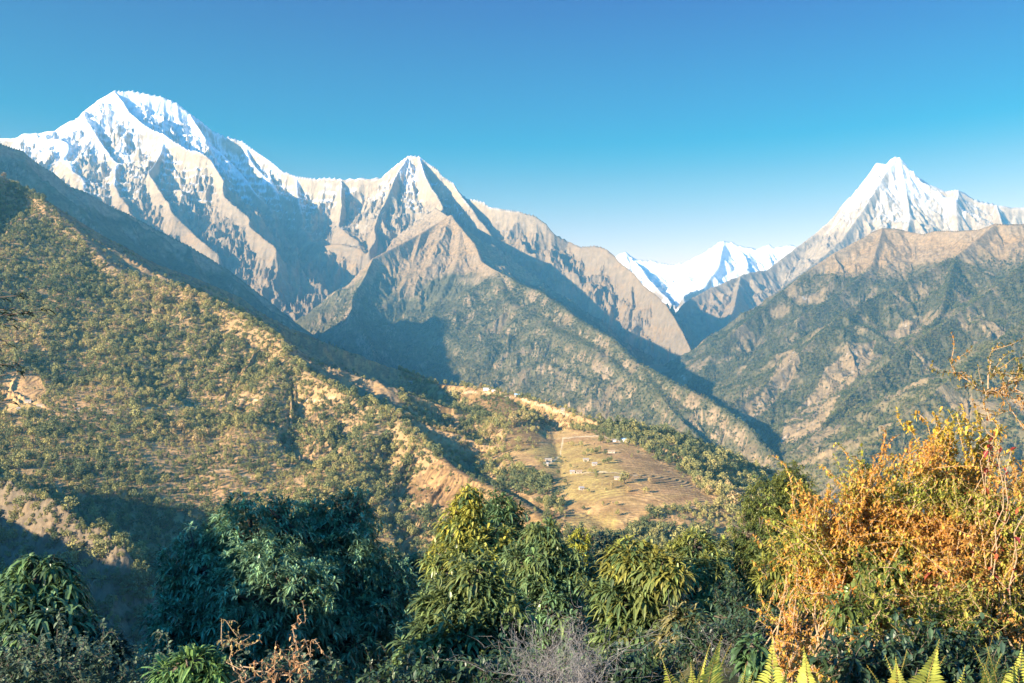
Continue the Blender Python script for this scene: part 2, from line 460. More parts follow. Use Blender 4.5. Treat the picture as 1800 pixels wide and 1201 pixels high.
rgt.Z += 140 * (ridged(rgt.X, rgt.Y, 800, 3, 64) - 0.72) * np.clip(rgt.D / 350, 0, 1)
rgt.erode(520, 5, 0.18, 61, keep=150, gain=0.6)
px, py = rgt.px()
col, _ = high_cols(rgt, 9000, 400, 2900, 1220, 63)
n1 = fbm(rgt.X, rgt.Y, 330, 5, 67, 0.6); nz = fbm(rgt.X, rgt.Y, 55, 3, 68, 0.7)
scar = inpoly(px, py, [(1395, 612), (1408, 635), (1385, 680), (1350, 720), (1310, 745), (1280, 760), (1300, 720), (1340, 690), (1370, 640)])
scar |= inpoly(px, py, [(1450, 650), (1500, 610), (1540, 600), (1530, 640), (1480, 690), (1440, 760), (1370, 790), (1380, 740), (1430, 690)])
scar |= inpoly(px, py, [(1560, 600), (1590, 560), (1610, 570), (1580, 610)])
bare = np.clip(sstep(0.02, 0.30, n1 + 0.25 * nz) * 0.8 + scar * 0.9, 0, 0.95)
fl = mix((FOREST * 1.0)[None, None], (FORESTL * 1.0)[None, None], sstep(6000, 3800, rgt.Y) * 0.8 + 0.2 * nz)
wood = sstep(1500, 1200, rgt.Z + 400 * n1)
col = mix(col, fl, wood * 0.8)
col = mix(col, (STRAW * 0.85)[None, None], bare * sstep(1700, 1200, rgt.Z))
col = mix(col, c3(0.45, 0.40, 0.34)[None, None], (sstep(0.3, 0.5, nz) * scar * 0.6 + sstep(0.52, 0.6, n1 + 0.35 * nz) * 0.7))
rgt.Z += (14 * np.abs(nz) + 8 * fbm(rgt.X, rgt.Y, 25, 2, 3)) * (1 - bare) * wood
rgt.build("wooded_valley_side", m_wood, col.astype(f4), "wooded slopes with pale landslide scars on the right of the valley", "mountain")

# --- valley floor sheet under everything
vf = Layer(-1.4, 1.4, 160, 300, 60000, 220)
vf.Z = (-330 + 900 * sstep(4500, 10500, vf.Y) + 900 * sstep(10500, 20000, vf.Y) + 30 * fbm(vf.X, vf.Y, 600, 3, 4)).astype(f4)
vf.build("valley_floor", m_wood, np.broadcast_to(mix((ROCKD)[None, None], FORESTL[None, None], np.clip(0.5 + fbm(vf.X, vf.Y, 500, 4, 2), 0, 1)), vf.X.shape + (3,)),
         "valley floor running between the mountains", "valley")

# --- the near forested hill and the terraced spur
hil = Layer(-1.25, 0.42, 1340, 780, 4800, 880)
hil.ridge([(-600, 220, 2500), (-300, 250, 2650), (-100, 288, 2800), (0, 310, 2950), (60, 341, 3100), (105, 368, 3250), (150, 396, 3400), (250, 456, 3700), (350, 491, 3900), (420, 521, 3950), (520, 591, 3850), (600, 640, 3600),
           (660, 664, 3250), (690, 668, 3000), (770, 675, 2620), (860, 684, 2350), (920, 698, 2200), (1000, 723, 2020), (1060, 746, 1880), (1130, 772, 1740),
           (1200, 802, 1600), (1240, 842, 1480), (1270, 872, 1380), (1300, 908, 1260), (1330, 960, 1150)], 0.70, 0.97, 300, rnd=12)
hil.ridge([(30, 326, 3030), (70, 350, 2900), (130, 412, 2750), (190, 480, 2580), (270, 497, 2480), (340, 516, 2400), (430, 560, 2270), (490, 592, 2170), (515, 640, 2020), (600, 688, 1870), (690, 726, 1750),
           (740, 772, 1620), (800, 825, 1470), (900, 872, 1320), (960, 912, 1200)], 0.55, 0.97, 300, rnd=20)
hil.ridge([(250, 493, 2560), (210, 620, 2130), (180, 730, 1830), (230, 860, 1480)], 0.36, 0.97, 300, rnd=40)
hil.ridge([(-100, 288, 2800), (-130, 500, 2500), (-140, 680, 2000), (-110, 790, 1650)], 0.45, 0.97, 300, rnd=40)
hil.ridge([(505, 620, 2090), (440, 740, 1780), (390, 830, 1590), (420, 950, 1300)], 0.36, 0.97, 300, rnd=30)
hil.ridge([(680, 724, 1770), (600, 810, 1570), (520, 900, 1370), (520, 1000, 1120)], 0.36, 0.97, 300, rnd=30)
hil.ridge([(-300, 250, 2650), (-500, 540, 1900), (-640, 660, 1250), (-740, 750, 1000), (-800, 800, 800)], 0.5, 0.97, 300, rnd=20)  # unseen spur added off-frame to throw shade behind the bluff
# the gentle terraced apron below the village ridge
hil.ridge([(1060, 750, 1870), (1080, 830, 1450), (1075, 935, 1190)], 0.18, 1.7, 200)
hil.ridge([(880, 692, 2300), (940, 800, 1600), (990, 900, 1250)], 0.35, 1.6, 200)
# the rocky bluff at lower left and the off-frame hill that shades it
hil.ridge([(-300, 800, 1300), (-100, 815, 1230), (0, 848, 1160), (60, 868, 1110), (110, 892, 1075), (185, 935, 1040), (212, 962, 1010)], 1.15, 1.0, 200, rnd=6)
hil.erode(420, 4, 0.12, 71, keep=90, sl=(0.25, 0.7))
hil.Z = np.maximum(hil.Z, -430)
# ------------------------------------------------------------------ leaves, twigs, plants
rng = np.random.default_rng(11)


def leaf_mat(name, trans=0.3, rough=0.45, spec=0.3):
    m, nt, b = new_mat(name)
    N = nt.nodes.new; L = nt.links.new
    at = N("ShaderNodeAttribute"); at.attribute_name = "col"
    geo = N("ShaderNodeNewGeometry")
    nz = N("ShaderNodeTexNoise"); nz.inputs["Scale"].default_value = 9.0; nz.inputs["Detail"].default_value = 3
    L(geo.outputs["Position"], nz.inputs["Vector"])
    mr = N("ShaderNodeMapRange"); mr.inputs[1].default_value = 0.3; mr.inputs[2].default_value = 0.7
    mr.inputs[3].default_value = 0.75; mr.inputs[4].default_value = 1.25
    L(nz.outputs[0], mr.inputs[0])
    sc = N("ShaderNodeVectorMath"); sc.operation = 'SCALE'
    L(at.outputs["Color"], sc.inputs[0]); L(mr.outputs[0], sc.inputs["Scale"])
    L(sc.outputs[0], b.inputs["Base Color"])
    b.inputs["Roughness"].default_value = rough
    b.inputs["Specular IOR Level"].default_value = spec
    tr = N("ShaderNodeBsdfTranslucent"); L(sc.outputs[0], tr.inputs["Color"])
    mx = N("ShaderNodeMixShader"); mx.inputs[0].default_value = trans
    L(b.outputs[0], mx.inputs[1]); L(tr.outputs[0], mx.inputs[2])
    out = [n for n in nt.nodes if n.type == 'OUTPUT_MATERIAL'][0]
    L(mx.outputs[0], out.inputs[0])
    return m


def bark_mat(name, a, b_, scale=30.0):
    m, nt, b = new_mat(name)
    N = nt.nodes.new; L = nt.links.new
    tc = N("ShaderNodeTexCoord")
    nz = N("ShaderNodeTexNoise"); nz.inputs["Scale"].default_value = scale; nz.inputs["Detail"].default_value = 5
    L(tc.outputs["Object"], nz.inputs["Vector"])
    cr = N("ShaderNodeValToRGB")
    cr.color_ramp.elements[0].color = (*a, 1); cr.color_ramp.elements[1].color = (*b_, 1)
    cr.color_ramp.elements[0].position = 0.3; cr.color_ramp.elements[1].position = 0.7
    L(nz.outputs[0], cr.inputs[0]); L(cr.outputs[0], b.inputs["Base Color"])
    bp = N("ShaderNodeBump"); bp.inputs["Distance"].default_value = 0.01
    L(nz.outputs[0], bp.inputs["Height"]); L(bp.outputs[0], b.inputs["Normal"])
    b.inputs["Roughness"].default_value = 0.9
    return m


M_LEAF = leaf_mat("glossy_leaf", 0.22, 0.38, 0.45)
M_THIN = leaf_mat("thin_leaf", 0.38, 0.6, 0.2)
M_BARK = bark_mat("tree_bark", (0.05, 0.04, 0.03), (0.14, 0.11, 0.085))
M_TWIG = bark_mat("dry_twig", (0.24, 0.16, 0.09), (0.42, 0.30, 0.18), 60)
M_GREY = bark_mat("grey_dead_stem", (0.10, 0.10, 0.10), (0.22, 0.21, 0.20), 60)  # grey stems, darkened to stand in for the shade on them


def unit(a): return a / (np.linalg.norm(a, axis=-1, keepdims=True) + 1e-9)


def leaves(base, d, length, width, col, droop=0.35, up=None):
    """Lanceolate leaves as folded strips. base, d (n,3); length, width (n,); col (n,3). Returns verts, faces, counts, colours."""
    n = len(base)
    d = unit(d)
    ref = np.tile(np.array([0, 0, 1.0]), (n, 1)) if up is None else up
    side = unit(np.cross(d, ref) + 1e-4)
    nor = unit(np.cross(side, d))
    L = length[:, None]; W = width[:, None]
    down = np.array([0, 0, -1.0]) * L
    p0 = base
    m1 = base + d * L * 0.35 + down * droop * 0.06
    m2 = base + d * L * 0.70 + down * droop * 0.32
    tip = base + d * L * 0.97 + down * droop * 0.75
    fold = nor * W * 0.16
    V = np.stack([p0, m1 - side * W * 0.5 + fold, m1, m1 + side * W * 0.5 + fold,
                  m2 - side * W * 0.36 + fold, m2, m2 + side * W * 0.36 + fold, tip], 1)
    f = np.array([0, 2, 1, 0, 3, 2, 1, 2, 5, 4, 2, 3, 6, 5, 4, 5, 7, 5, 6, 7], dtype=np.int32)
    cnt = np.array([3, 3, 4, 4, 3, 3], dtype=np.int32)
    F_ = (f[None] + (np.arange(n) * 8)[:, None]).ravel()
    return V.reshape(-1, 3), F_, np.tile(cnt, n), np.repeat(col, 8, 0)


def tube(pts, radii, k=6):
    """A tapered tube through pts."""
    pts = np.asarray(pts, float); n = len(pts)
    t = unit(np.gradient(pts, axis=0))
    ref = np.array([0.31, 0.2, 0.93]) if abs(t[0][2]) < 0.9 else np.array([1.0, 0.1, 0.0])
    a = unit(np.cross(t, ref)); b = np.cross(t, a)
    th = np.arange(k) * 2 * math.pi / k
    V = pts[:, None] + np.asarray(radii)[:, None, None] * (a[:, None] * np.cos(th)[None, :, None] + b[:, None] * np.sin(th)[None, :, None])
    i = np.arange(n * k).reshape(n, k)
    q = np.stack([i[:-1], np.roll(i[:-1], -1, 1), np.roll(i[1:], -1, 1), i[1:]], -1).reshape(-1)
    return V.reshape(-1, 3), q, np.full((n - 1) * k, 4, dtype=np.int32)


class Parts:
    """Collects tubes and leaves into one mesh."""

    def __init__(s): s.V = []; s.F = []; s.N = []; s.C = []; s.n = 0

    def add(s, V, Fc, N, col=None):
        s.V.append(V); s.F.append(Fc + s.n); s.N.append(N)
        s.C.append(np.broadcast_to(np.array([0.2, 0.15, 0.1]) if col is None else col, (len(V), 3)))
        s.n += len(V)

    def tube(s, pts, radii, k=6, col=None): s.add(*tube(pts, radii, k), col)

    def build(s, name, mat, parent=None, loc=(0, 0, 0), smooth=False):
        me = mesh_np(name, np.concatenate(s.V), np.concatenate(s.F), np.concatenate(s.N), mat, smooth)
        set_col(me, "col", np.concatenate(s.C))
        return link(name, me, parent, loc)


def empty(name, loc, label, cat, group=None):
    o = bpy.data.objects.new(name, None); C.objects.link(o); o.location = loc
    o.empty_display_size = 0.2
    return tag(o, label, cat, group)


def bezier(p0, p1, p2, n=8):
    t = np.linspace(0, 1, n)[:, None]
    return (1 - t) ** 2 * np.array(p0) + 2 * t * (1 - t) * np.array(p1) + t * t * np.array(p2)


def rosettes(parts, cen, axis, nl, L, W, cols, droop, spread=1.0):
    """Whorls of leaves: cen, axis (n,3); nl leaves each."""
    n = len(cen)
    axis = unit(axis)
    ref = np.where(np.abs(axis[:, 2:3]) < 0.9, np.array([[0, 0, 1.0]]), np.array([[1.0, 0, 0]]))
    a = unit(np.cross(axis, ref)); b = np.cross(axis, a)
    ang = rng.uniform(0, 2 * math.pi, (n, 1)) + np.arange(nl)[None] * 2.399 + rng.normal(0, 0.15, (n, nl))
    tilt = rng.uniform(0.55, 1.5, (n, nl)) * spread
    d = (np.cos(ang) * np.sin(tilt))[..., None] * a[:, None] + (np.sin(ang) * np.sin(tilt))[..., None] * b[:, None] + np.cos(tilt)[..., None] * axis[:, None]
    base = cen[:, None] + d * 0.02 - axis[:, None] * rng.uniform(0, 0.25, (n, nl, 1)) * L
    le = L * rng.uniform(0.65, 1.15, (n, nl))
    col = np.repeat(cols[:, None], nl, 1) * rng.uniform(0.7, 1.35, (n, nl, 1))
    parts.add(*leaves(base.reshape(-1, 3), d.reshape(-1, 3), le.ravel(), le.ravel() * W, col.reshape(-1, 3), droop))


def crown_points(lobes, n, shell=(0.72, 1.0)):
    """Random points in the outer shell of a union of ellipsoid lobes (c, r)."""
    out_p = []; out_d = []
    ar = np.array([r[0] * r[1] + r[1] * r[2] + r[0] * r[2] for _, r in lobes]); ar = ar / ar.sum()
    for (c, r), w in zip(lobes, ar):
        k = int(n * w * 1.5) + 4
        d = unit(rng.normal(0, 1, (k, 3)))
        bump = 1 + 0.16 * np.sin(d[:, 0] * 5 + c[0] * 3) * np.sin(d[:, 1] * 6 + c[2] * 2) + 0.10 * np.sin(d[:, 2] * 9 + c[1])
        p = np.array(c) + d * np.array(r) * (rng.uniform(*shell, (k, 1)) * bump[:, None])
        out_p.append(p); out_d.append(unit(d / np.array(r)))
    p = np.concatenate(out_p); d = np.concatenate(out_d)
    keep = np.ones(len(p), bool)
    for c, r in lobes:
        keep &= (((p - np.array(c)) / np.array(r)) ** 2).sum(1) > 0.40
    return p[keep], d[keep]


def broadleaf_tree(label, base, top, lobes, n_ros, leaf_len, col, tipcol=None, nl=10, W=0.25, droop=0.42, group="dark glossy leaved trees below the viewpoint", name="broadleaf_tree", upb=0.35):
    """lobes are ((px, py), depth, (rx_px, rz_px), ry factor): crown masses measured in photograph pixels at their depth."""
    bx, by, bz = base
    root = empty(name, base, label, "tree", group)
    L3 = []
    for (px, py), Y, (rx, rz), fy in lobes:
        c = P(px, py, Y)
        s = Y / F
        L3.append(((c[0] - bx, c[1] - by, c[2] - bz), (rx * s, rx * s * fy, rz * s)))
    p, d = crown_points(L3, int(n_ros * 0.62))
    ax = unit(d + np.array([0, 0, upb]) + rng.normal(0, 0.25, d.shape))
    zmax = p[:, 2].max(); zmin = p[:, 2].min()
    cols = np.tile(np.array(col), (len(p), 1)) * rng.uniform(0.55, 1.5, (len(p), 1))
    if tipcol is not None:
        m = np.clip((p[:, 2] - zmin) / (zmax - zmin) * 1.6 - 0.72 + rng.normal(0, 0.28, len(p)), 0, 0.85)[:, None]  # upper whorls tinted: sunlit tops painted into the leaf colour
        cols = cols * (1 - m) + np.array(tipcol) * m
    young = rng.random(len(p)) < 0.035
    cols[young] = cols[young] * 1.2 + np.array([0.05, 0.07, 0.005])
    lf = Parts(); rosettes(lf, p, ax, nl, leaf_len, W, cols, droop)
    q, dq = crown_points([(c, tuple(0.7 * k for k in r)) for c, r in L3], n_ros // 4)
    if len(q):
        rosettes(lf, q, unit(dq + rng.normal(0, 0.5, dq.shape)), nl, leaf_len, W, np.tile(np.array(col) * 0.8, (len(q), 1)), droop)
    lf.build("crown", M_LEAF, root)
    tr = Parts()
    cz = np.mean([c[2] for c, r in L3]); cx = np.mean([c[0] for c, r in L3]); cy = np.mean([c[1] for c, r in L3])
    fork = np.array([cx * 0.6, cy * 0.6, max(0.5, cz * 0.45)])
    r0 = 0.045 * zmax + 0.02
    tr.tube(bezier((0, 0, -0.8), (0, 0, fork[2] * 0.6), fork, 7), np.linspace(r0, r0 * 0.6, 7), 8)
    for c, r in L3:
        e = np.array(c) + np.array([0, 0, r[2] * 0.55])
        tr.tube(bezier(fork, (np.array(c) + fork) / 2 + np.array([0, 0, -0.2 * r[2]]), e, 7), np.linspace(r0 * 0.5, 0.02, 7), 6)
    pick = rng.choice(len(p), min(160, len(p)), replace=False)
    cs = np.array([c for c, r in L3])
    for k in pick:
        c = cs[np.argmin(((cs - p[k]) ** 2).sum(1))]
        s0 = c + (p[k] - c) * 0.15
        tr.tube(bezier(s0, (s0 + p[k]) / 2 + np.array([0, 0, -0.1]), p[k], 5), np.linspace(r0 * 0.16 + 0.008, 0.006, 5), 4)
    tr.build("trunk", M_BARK, root, smooth=True)
    return root


def grow_shrub(name, label, cat, base, stems, leafsize, leafcols, leaf_step, twig_r, twigs=5, twig_len=(0.3, 0.7), W=0.5, droop=0.3, group=None, twigmat=None, tuft=1, bare=0.0, spread=0.9, wob=0.08, leafmat=None):
    """stems: list of (start, control, end) in world space; each gets side twigs, each twig gets leaves."""
    root = empty(name, base, label, cat, group)
    b0 = np.array(base)
    st = Parts(); lf = Parts()
    LB = []; LD = []
    for s0, s1, s2 in stems:
        q = bezier(np.array(s0) - b0, np.array(s1) - b0, np.array(s2) - b0, 10)
        q[1:] += rng.normal(0, wob * 0.3, q[1:].shape)
        ln = np.linalg.norm(q[-1] - q[0])
        st.tube(q, np.linspace(twig_r * 1.5, twig_r * 0.4, 10), 5)
        paths = [(q, 0.35)]
        for _ in range(twigs):
            k = rng.integers(2, 10)
            dirn = unit(q[min(k + 1, 9)] - q[k - 1])
            dd = unit(dirn * (1 - spread * 0.5) + rng.normal(0, 0.6, 3) * spread + np.array([0, 0, 0.25]))
            tl = rng.uniform(*twig_len)
            e = q[k] + dd * tl
            w = bezier(q[k], q[k] + dd * tl * 0.5 + rng.normal(0, wob, 3), e + np.array([0, 0, -0.12 * tl]), 6)
            st.tube(w, np.linspace(twig_r * 0.6, twig_r * 0.25, 6), 4)
            paths.append((w, 0.05))
        for w, s_ in paths:
            seg = np.linalg.norm(np.diff(w, axis=0), axis=1); cum = np.concatenate([[0], np.cumsum(seg)])
            nn = max(1, int(cum[-1] * (1 - s_) / leaf_step))
            ts = np.linspace(s_, 1, nn) * cum[-1]
            pos = np.stack([np.interp(ts, cum, w[:, a]) for a in range(3)], 1)
            tan = unit(np.stack([np.interp(ts, cum, np.gradient(w[:, a])) for a in range(3)], 1))
            for _ in range(tuft):
                kk = rng.random(nn) > bare
                LB.append(pos[kk]); LD.append(unit(tan[kk] * 0.5 + rng.normal(0, 0.75, (kk.sum(), 3)) + np.array([0, 0, 0.15])))
    LB = np.concatenate(LB); LD = np.concatenate(LD)
    lc = np.array(leafcols)
    pat = (fbm((LB[:, 0] + b0[0]).astype(f4), (LB[:, 2] + b0[2]).astype(f4), 0.6, 2, 5) + 0.5 + rng.normal(0, 0.22, len(LB))) * len(lc)
    cc = lc[np.clip(pat.astype(int), 0, len(lc) - 1)] * rng.uniform(0.7, 1.3, (len(LB), 1))
    ls = leafsize * rng.uniform(0.6, 1.25, len(LB))
    lf.add(*leaves(LB, LD, ls, ls * W, cc, droop))
    st.build("stems", twigmat or M_TWIG, root)
    lf.build("leaves", leafmat or M_THIN, root)
    return root


def fan_stems(n, base, spread_base, ends, bulge):
    """n stems from around base to random picks of ends (centre, radius)."""
    o = []
    for _ in range(n):
        s = np.array(base) + rng.normal(0, 1, 3) * np.array([spread_base, spread_base * 0.6, 0.05])
        c, r = ends[rng.integers(len(ends))]
        e = np.array(c) + rng.normal(0, 0.5, 3) * np.array(r)
        m = (s * 0.45 + e * 0.55) + np.array([rng.normal(0, 0.15), rng.normal(0, 0.15), abs(rng.normal(bulge, bulge * 0.5))])
        o.append((s, m, e))
    return o


# ------------------------------------------------------------------ hillside fields, terraces and woods
px, py = hil.px()
FIELDS = [[(0, 658), (72, 662), (78, 722), (0, 728)],
          [(690, 668), (770, 675), (860, 684), (920, 699), (1000, 725), (1062, 750), (1035, 756), (950, 733), (880, 714), (840, 702), (790, 698), (740, 702), (700, 692)],
          [(905, 765), (940, 745), (1000, 752), (1075, 772), (1130, 792), (1192, 828), (1240, 868), (1290, 895), (1200, 892), (1135, 900), (1095, 940), (1000, 940), (985, 880), (965, 845), (915, 822), (885, 795)],
          [(690, 672), (780, 690), (805, 740), (765, 738), (720, 712)], [(800, 690), (930, 715), (905, 738), (820, 718)], [(900, 748), (960, 738), (945, 790), (885, 800)],
          [(725, 840), (780, 798), (870, 848), (960, 888), (1010, 922), (950, 940), (850, 885), (770, 895), (700, 880)]]
HALF = [[(70, 690), (200, 672), (225, 735), (60, 738)], [(190, 715), (420, 690), (480, 702), (430, 722), (200, 742)],
        [(200, 765), (330, 785), (430, 800), (430, 860), (330, 900), (250, 860)], [(680, 700), (760, 735), (840, 800), (790, 812), (740, 775)],
        [(820, 770), (900, 750), (910, 830), (860, 830)], [(0, 840), (60, 860), (110, 890), (200, 930), (215, 970), (0, 1000)],
        [(300, 790), (480, 740), (560, 800), (520, 880), (380, 900), (300, 860)], [(1140, 800), (1230, 880), (1250, 900), (1180, 880)], [(60, 360), (110, 350), (120, 380), (70, 385)]]
fld = np.zeros(px.shape, dtype=f4)
wx = px + 9 * noise(px / 40, py / 25, 3); wy = py + 6 * noise(px / 30, py / 20, 4)
for q, fv in zip(FIELDS, (1.0, 0.86, 1.0, 0.84, 0.84, 0.86, 0.84)): fld[inpoly(wx, wy, q)] = fv
for q in HALF: fld[inpoly(wx, wy, q)] = np.maximum(fld[inpoly(wx, wy, q)], 0.6)
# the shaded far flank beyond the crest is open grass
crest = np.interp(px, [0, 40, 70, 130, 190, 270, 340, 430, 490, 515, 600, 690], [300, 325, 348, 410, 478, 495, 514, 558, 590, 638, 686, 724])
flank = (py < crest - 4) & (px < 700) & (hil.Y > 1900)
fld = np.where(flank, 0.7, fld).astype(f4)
fld[(px > 1300)] = 0.4
for _ in range(2): fld[1:-1, 1:-1] = (fld[1:-1, 1:-1] + fld[:-2, 1:-1] + fld[2:, 1:-1] + fld[1:-1, :-2] + fld[1:-1, 2:]) / 5
# terraces cut into the farmed ground
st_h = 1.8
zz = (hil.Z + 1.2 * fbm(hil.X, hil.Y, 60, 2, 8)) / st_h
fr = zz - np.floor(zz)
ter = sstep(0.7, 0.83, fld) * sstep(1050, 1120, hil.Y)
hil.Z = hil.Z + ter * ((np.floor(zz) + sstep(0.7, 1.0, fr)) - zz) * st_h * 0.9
rough = fbm(hil.X, hil.Y, 40, 3, 6) * 4 + fbm(hil.X, hil.Y, 9, 2, 7) * 1.2
hil.Z = hil.Z + rough * (1 - ter)
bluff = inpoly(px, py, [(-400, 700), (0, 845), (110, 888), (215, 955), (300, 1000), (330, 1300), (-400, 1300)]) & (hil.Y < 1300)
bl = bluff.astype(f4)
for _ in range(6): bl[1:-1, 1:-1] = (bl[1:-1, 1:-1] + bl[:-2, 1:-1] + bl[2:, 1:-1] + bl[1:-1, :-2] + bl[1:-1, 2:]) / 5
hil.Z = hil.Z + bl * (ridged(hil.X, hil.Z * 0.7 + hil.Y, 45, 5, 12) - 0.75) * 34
# colours: straw terraces, ochre soil, green plots, brown grass, grey cliff with hazy shade painted in
gx, gy = hil.grad(); sl = np.hypot(gx, gy)
n1 = fbm(hil.X, hil.Y, 170, 4, 74); n2 = fbm(hil.X, hil.Y, 35, 4, 75, 0.6)
plot_ = noise(hil.X / 45, hil.Z / 5.0, 31)
col = mix(BROWN[None, None], (OCHRE * 0.85)[None, None], np.clip(0.45 + n1 + 0.5 * n2, 0, 1))
fc = mix((OCHRE * (0.8 + 0.5 * n2)[..., None]), c3(0.52, 0.35, 0.135)[None, None], np.clip(0.4 + 0.8 * n1 + 0.5 * plot_, 0, 1))
green = inpoly(wx, wy, [(920, 790), (1010, 775), (1060, 790), (1100, 830), (1110, 870), (1060, 880), (1010, 885), (980, 850)]) | inpoly(wx, wy, [(1005, 900), (1080, 905), (1085, 940), (1000, 940)]) | inpoly(wx, wy, [(745, 680), (785, 682), (780, 697), (745, 697)]) | inpoly(wx, wy, [(25, 712), (110, 712), (60, 735), (20, 735)])
gm = green.astype(f4)
for _ in range(8): gm[1:-1, 1:-1] = (gm[1:-1, 1:-1] + gm[:-2, 1:-1] + gm[2:, 1:-1] + gm[1:-1, :-2] + gm[1:-1, 2:]) / 5
fc = mix(fc, c3(0.42, 0.335, 0.09)[None, None], np.clip(gm * (0.5 + 0.7 * n2), 0, 0.8))
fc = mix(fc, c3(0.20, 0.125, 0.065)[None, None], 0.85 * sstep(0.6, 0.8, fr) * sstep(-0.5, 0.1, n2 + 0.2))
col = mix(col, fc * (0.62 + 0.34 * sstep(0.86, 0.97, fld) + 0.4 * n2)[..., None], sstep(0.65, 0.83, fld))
col = mix(col, (FORESTL * 0.9)[None, None], 0.28 * sstep(0.5, 0.2, fld))
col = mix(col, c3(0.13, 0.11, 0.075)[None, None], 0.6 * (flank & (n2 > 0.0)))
col = mix(col, mix(c3(0.095, 0.088, 0.07)[None, None], c3(0.17, 0.13, 0.08)[None, None], np.clip(0.5 + n2, 0, 1)), bl * 0.9)  # cliff colour, darkened and greyed to paint in hazy shade
for line in ([(95, 722), (210, 721), (330, 713), (420, 702), (520, 706), (590, 700)], [(1010, 832), (1060, 829), (1120, 835)], [(965, 815), (985, 800), (990, 770), (1060, 765), (1090, 778)], [(770, 690), (860, 690), (930, 706), (1000, 730)], [(1180, 890), (1230, 895), (1262, 900)], [(360, 830), (400, 826), (440, 840)]):
    for (ax, ay), (bx, by) in zip(line[:-1], line[1:]):
        t = np.clip(((px - ax) * (bx - ax) + (py - ay) * (by - ay)) / ((bx - ax) ** 2 + (by - ay) ** 2), 0, 1)
        dd = np.hypot(px - ax - t * (bx - ax), (py - ay - t * (by - ay)) * 1.6 + 2 * noise(px / 14, py / 9, 8))
        col = mix(col, c3(0.55, 0.44, 0.28)[None, None], 0.8 * sstep(2.0, 1.0, dd))
m_hill = terrain_mat("dry_grass_hillside", 0.15, 1.2, 0.28)
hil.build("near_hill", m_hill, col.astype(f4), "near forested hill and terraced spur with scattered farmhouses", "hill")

# ------------------------------------------------------------------ woods
M_WOODLEAF, nt_, b_ = new_mat("hillside_tree_leaf")
N_ = nt_.nodes.new; L_ = nt_.links.new
oi = N_("ShaderNodeObjectInfo")
cr = N_("ShaderNodeValToRGB"); cr.color_ramp.interpolation = 'LINEAR'
for pos, cc in ((0.0, (0.10, 0.125, 0.055)), (0.3, (0.195, 0.202, 0.078)), (0.62, (0.32, 0.29, 0.10)), (0.85, (0.41, 0.34, 0.12)), (1.0, (0.39, 0.28, 0.13))):
    e = cr.color_ramp.elements[0] if pos == 0 else (cr.color_ramp.elements[-1] if pos == 1.0 else cr.color_ramp.elements.new(pos))
    e.position = pos; e.color = (*cc, 1)
nz_ = N_("ShaderNodeTexNoise"); nz_.inputs["Scale"].default_value = 0.004; nz_.inputs["Detail"].default_value = 2
L_(oi.outputs["Location"], nz_.inputs["Vector"])
mm = N_("ShaderNodeMath"); mm.operation = 'MULTIPLY_ADD'; mm.inputs[1].default_value = 0.75
L_(oi.outputs["Random"], mm.inputs[0])
m2 = N_("ShaderNodeMapRange"); m2.inputs[1].default_value = 0.35; m2.inputs[2].default_value = 0.65; m2.inputs[3].default_value = -0.3; m2.inputs[4].default_value = 0.45
L_(nz_.outputs[0], m2.inputs[0]); L_(m2.outputs[0], mm.inputs[2]); L_(mm.outputs[0], cr.inputs[0])
L_(cr.outputs[0], b_.inputs["Base Color"]); b_.inputs["Roughness"].default_value = 0.8; b_.inputs["Specular IOR Level"].default_value = 0.15
trn = N_("ShaderNodeBsdfTranslucent"); L_(cr.outputs[0], trn.inputs["Color"])
mx_ = N_("ShaderNodeMixShader"); mx_.inputs[0].default_value = 0.2
L_(b_.outputs[0], mx_.inputs[1]); L_(trn.outputs[0], mx_.inputs[2])
L_(mx_.outputs[0], [n for n in nt_.nodes if n.type == 'OUTPUT_MATERIAL'][0].inputs[0])
M_WOODBARK, _, b_ = new_mat("hillside_tree_bark")
b_.inputs["Base Color"].default_value = (0.10, 0.08, 0.06, 1); b_.inputs["Roughness"].default_value = 0.9


M_FARLEAF = M_WOODLEAF.copy(); M_FARLEAF.name = "mountain_forest_leaf"
for e in [n for n in M_FARLEAF.node_tree.nodes if n.type == 'VALTORGB'][0].color_ramp.elements:
    e.color = (e.color[0] * 0.50, e.color[1] * 0.56, e.color[2] * 0.55, 1)


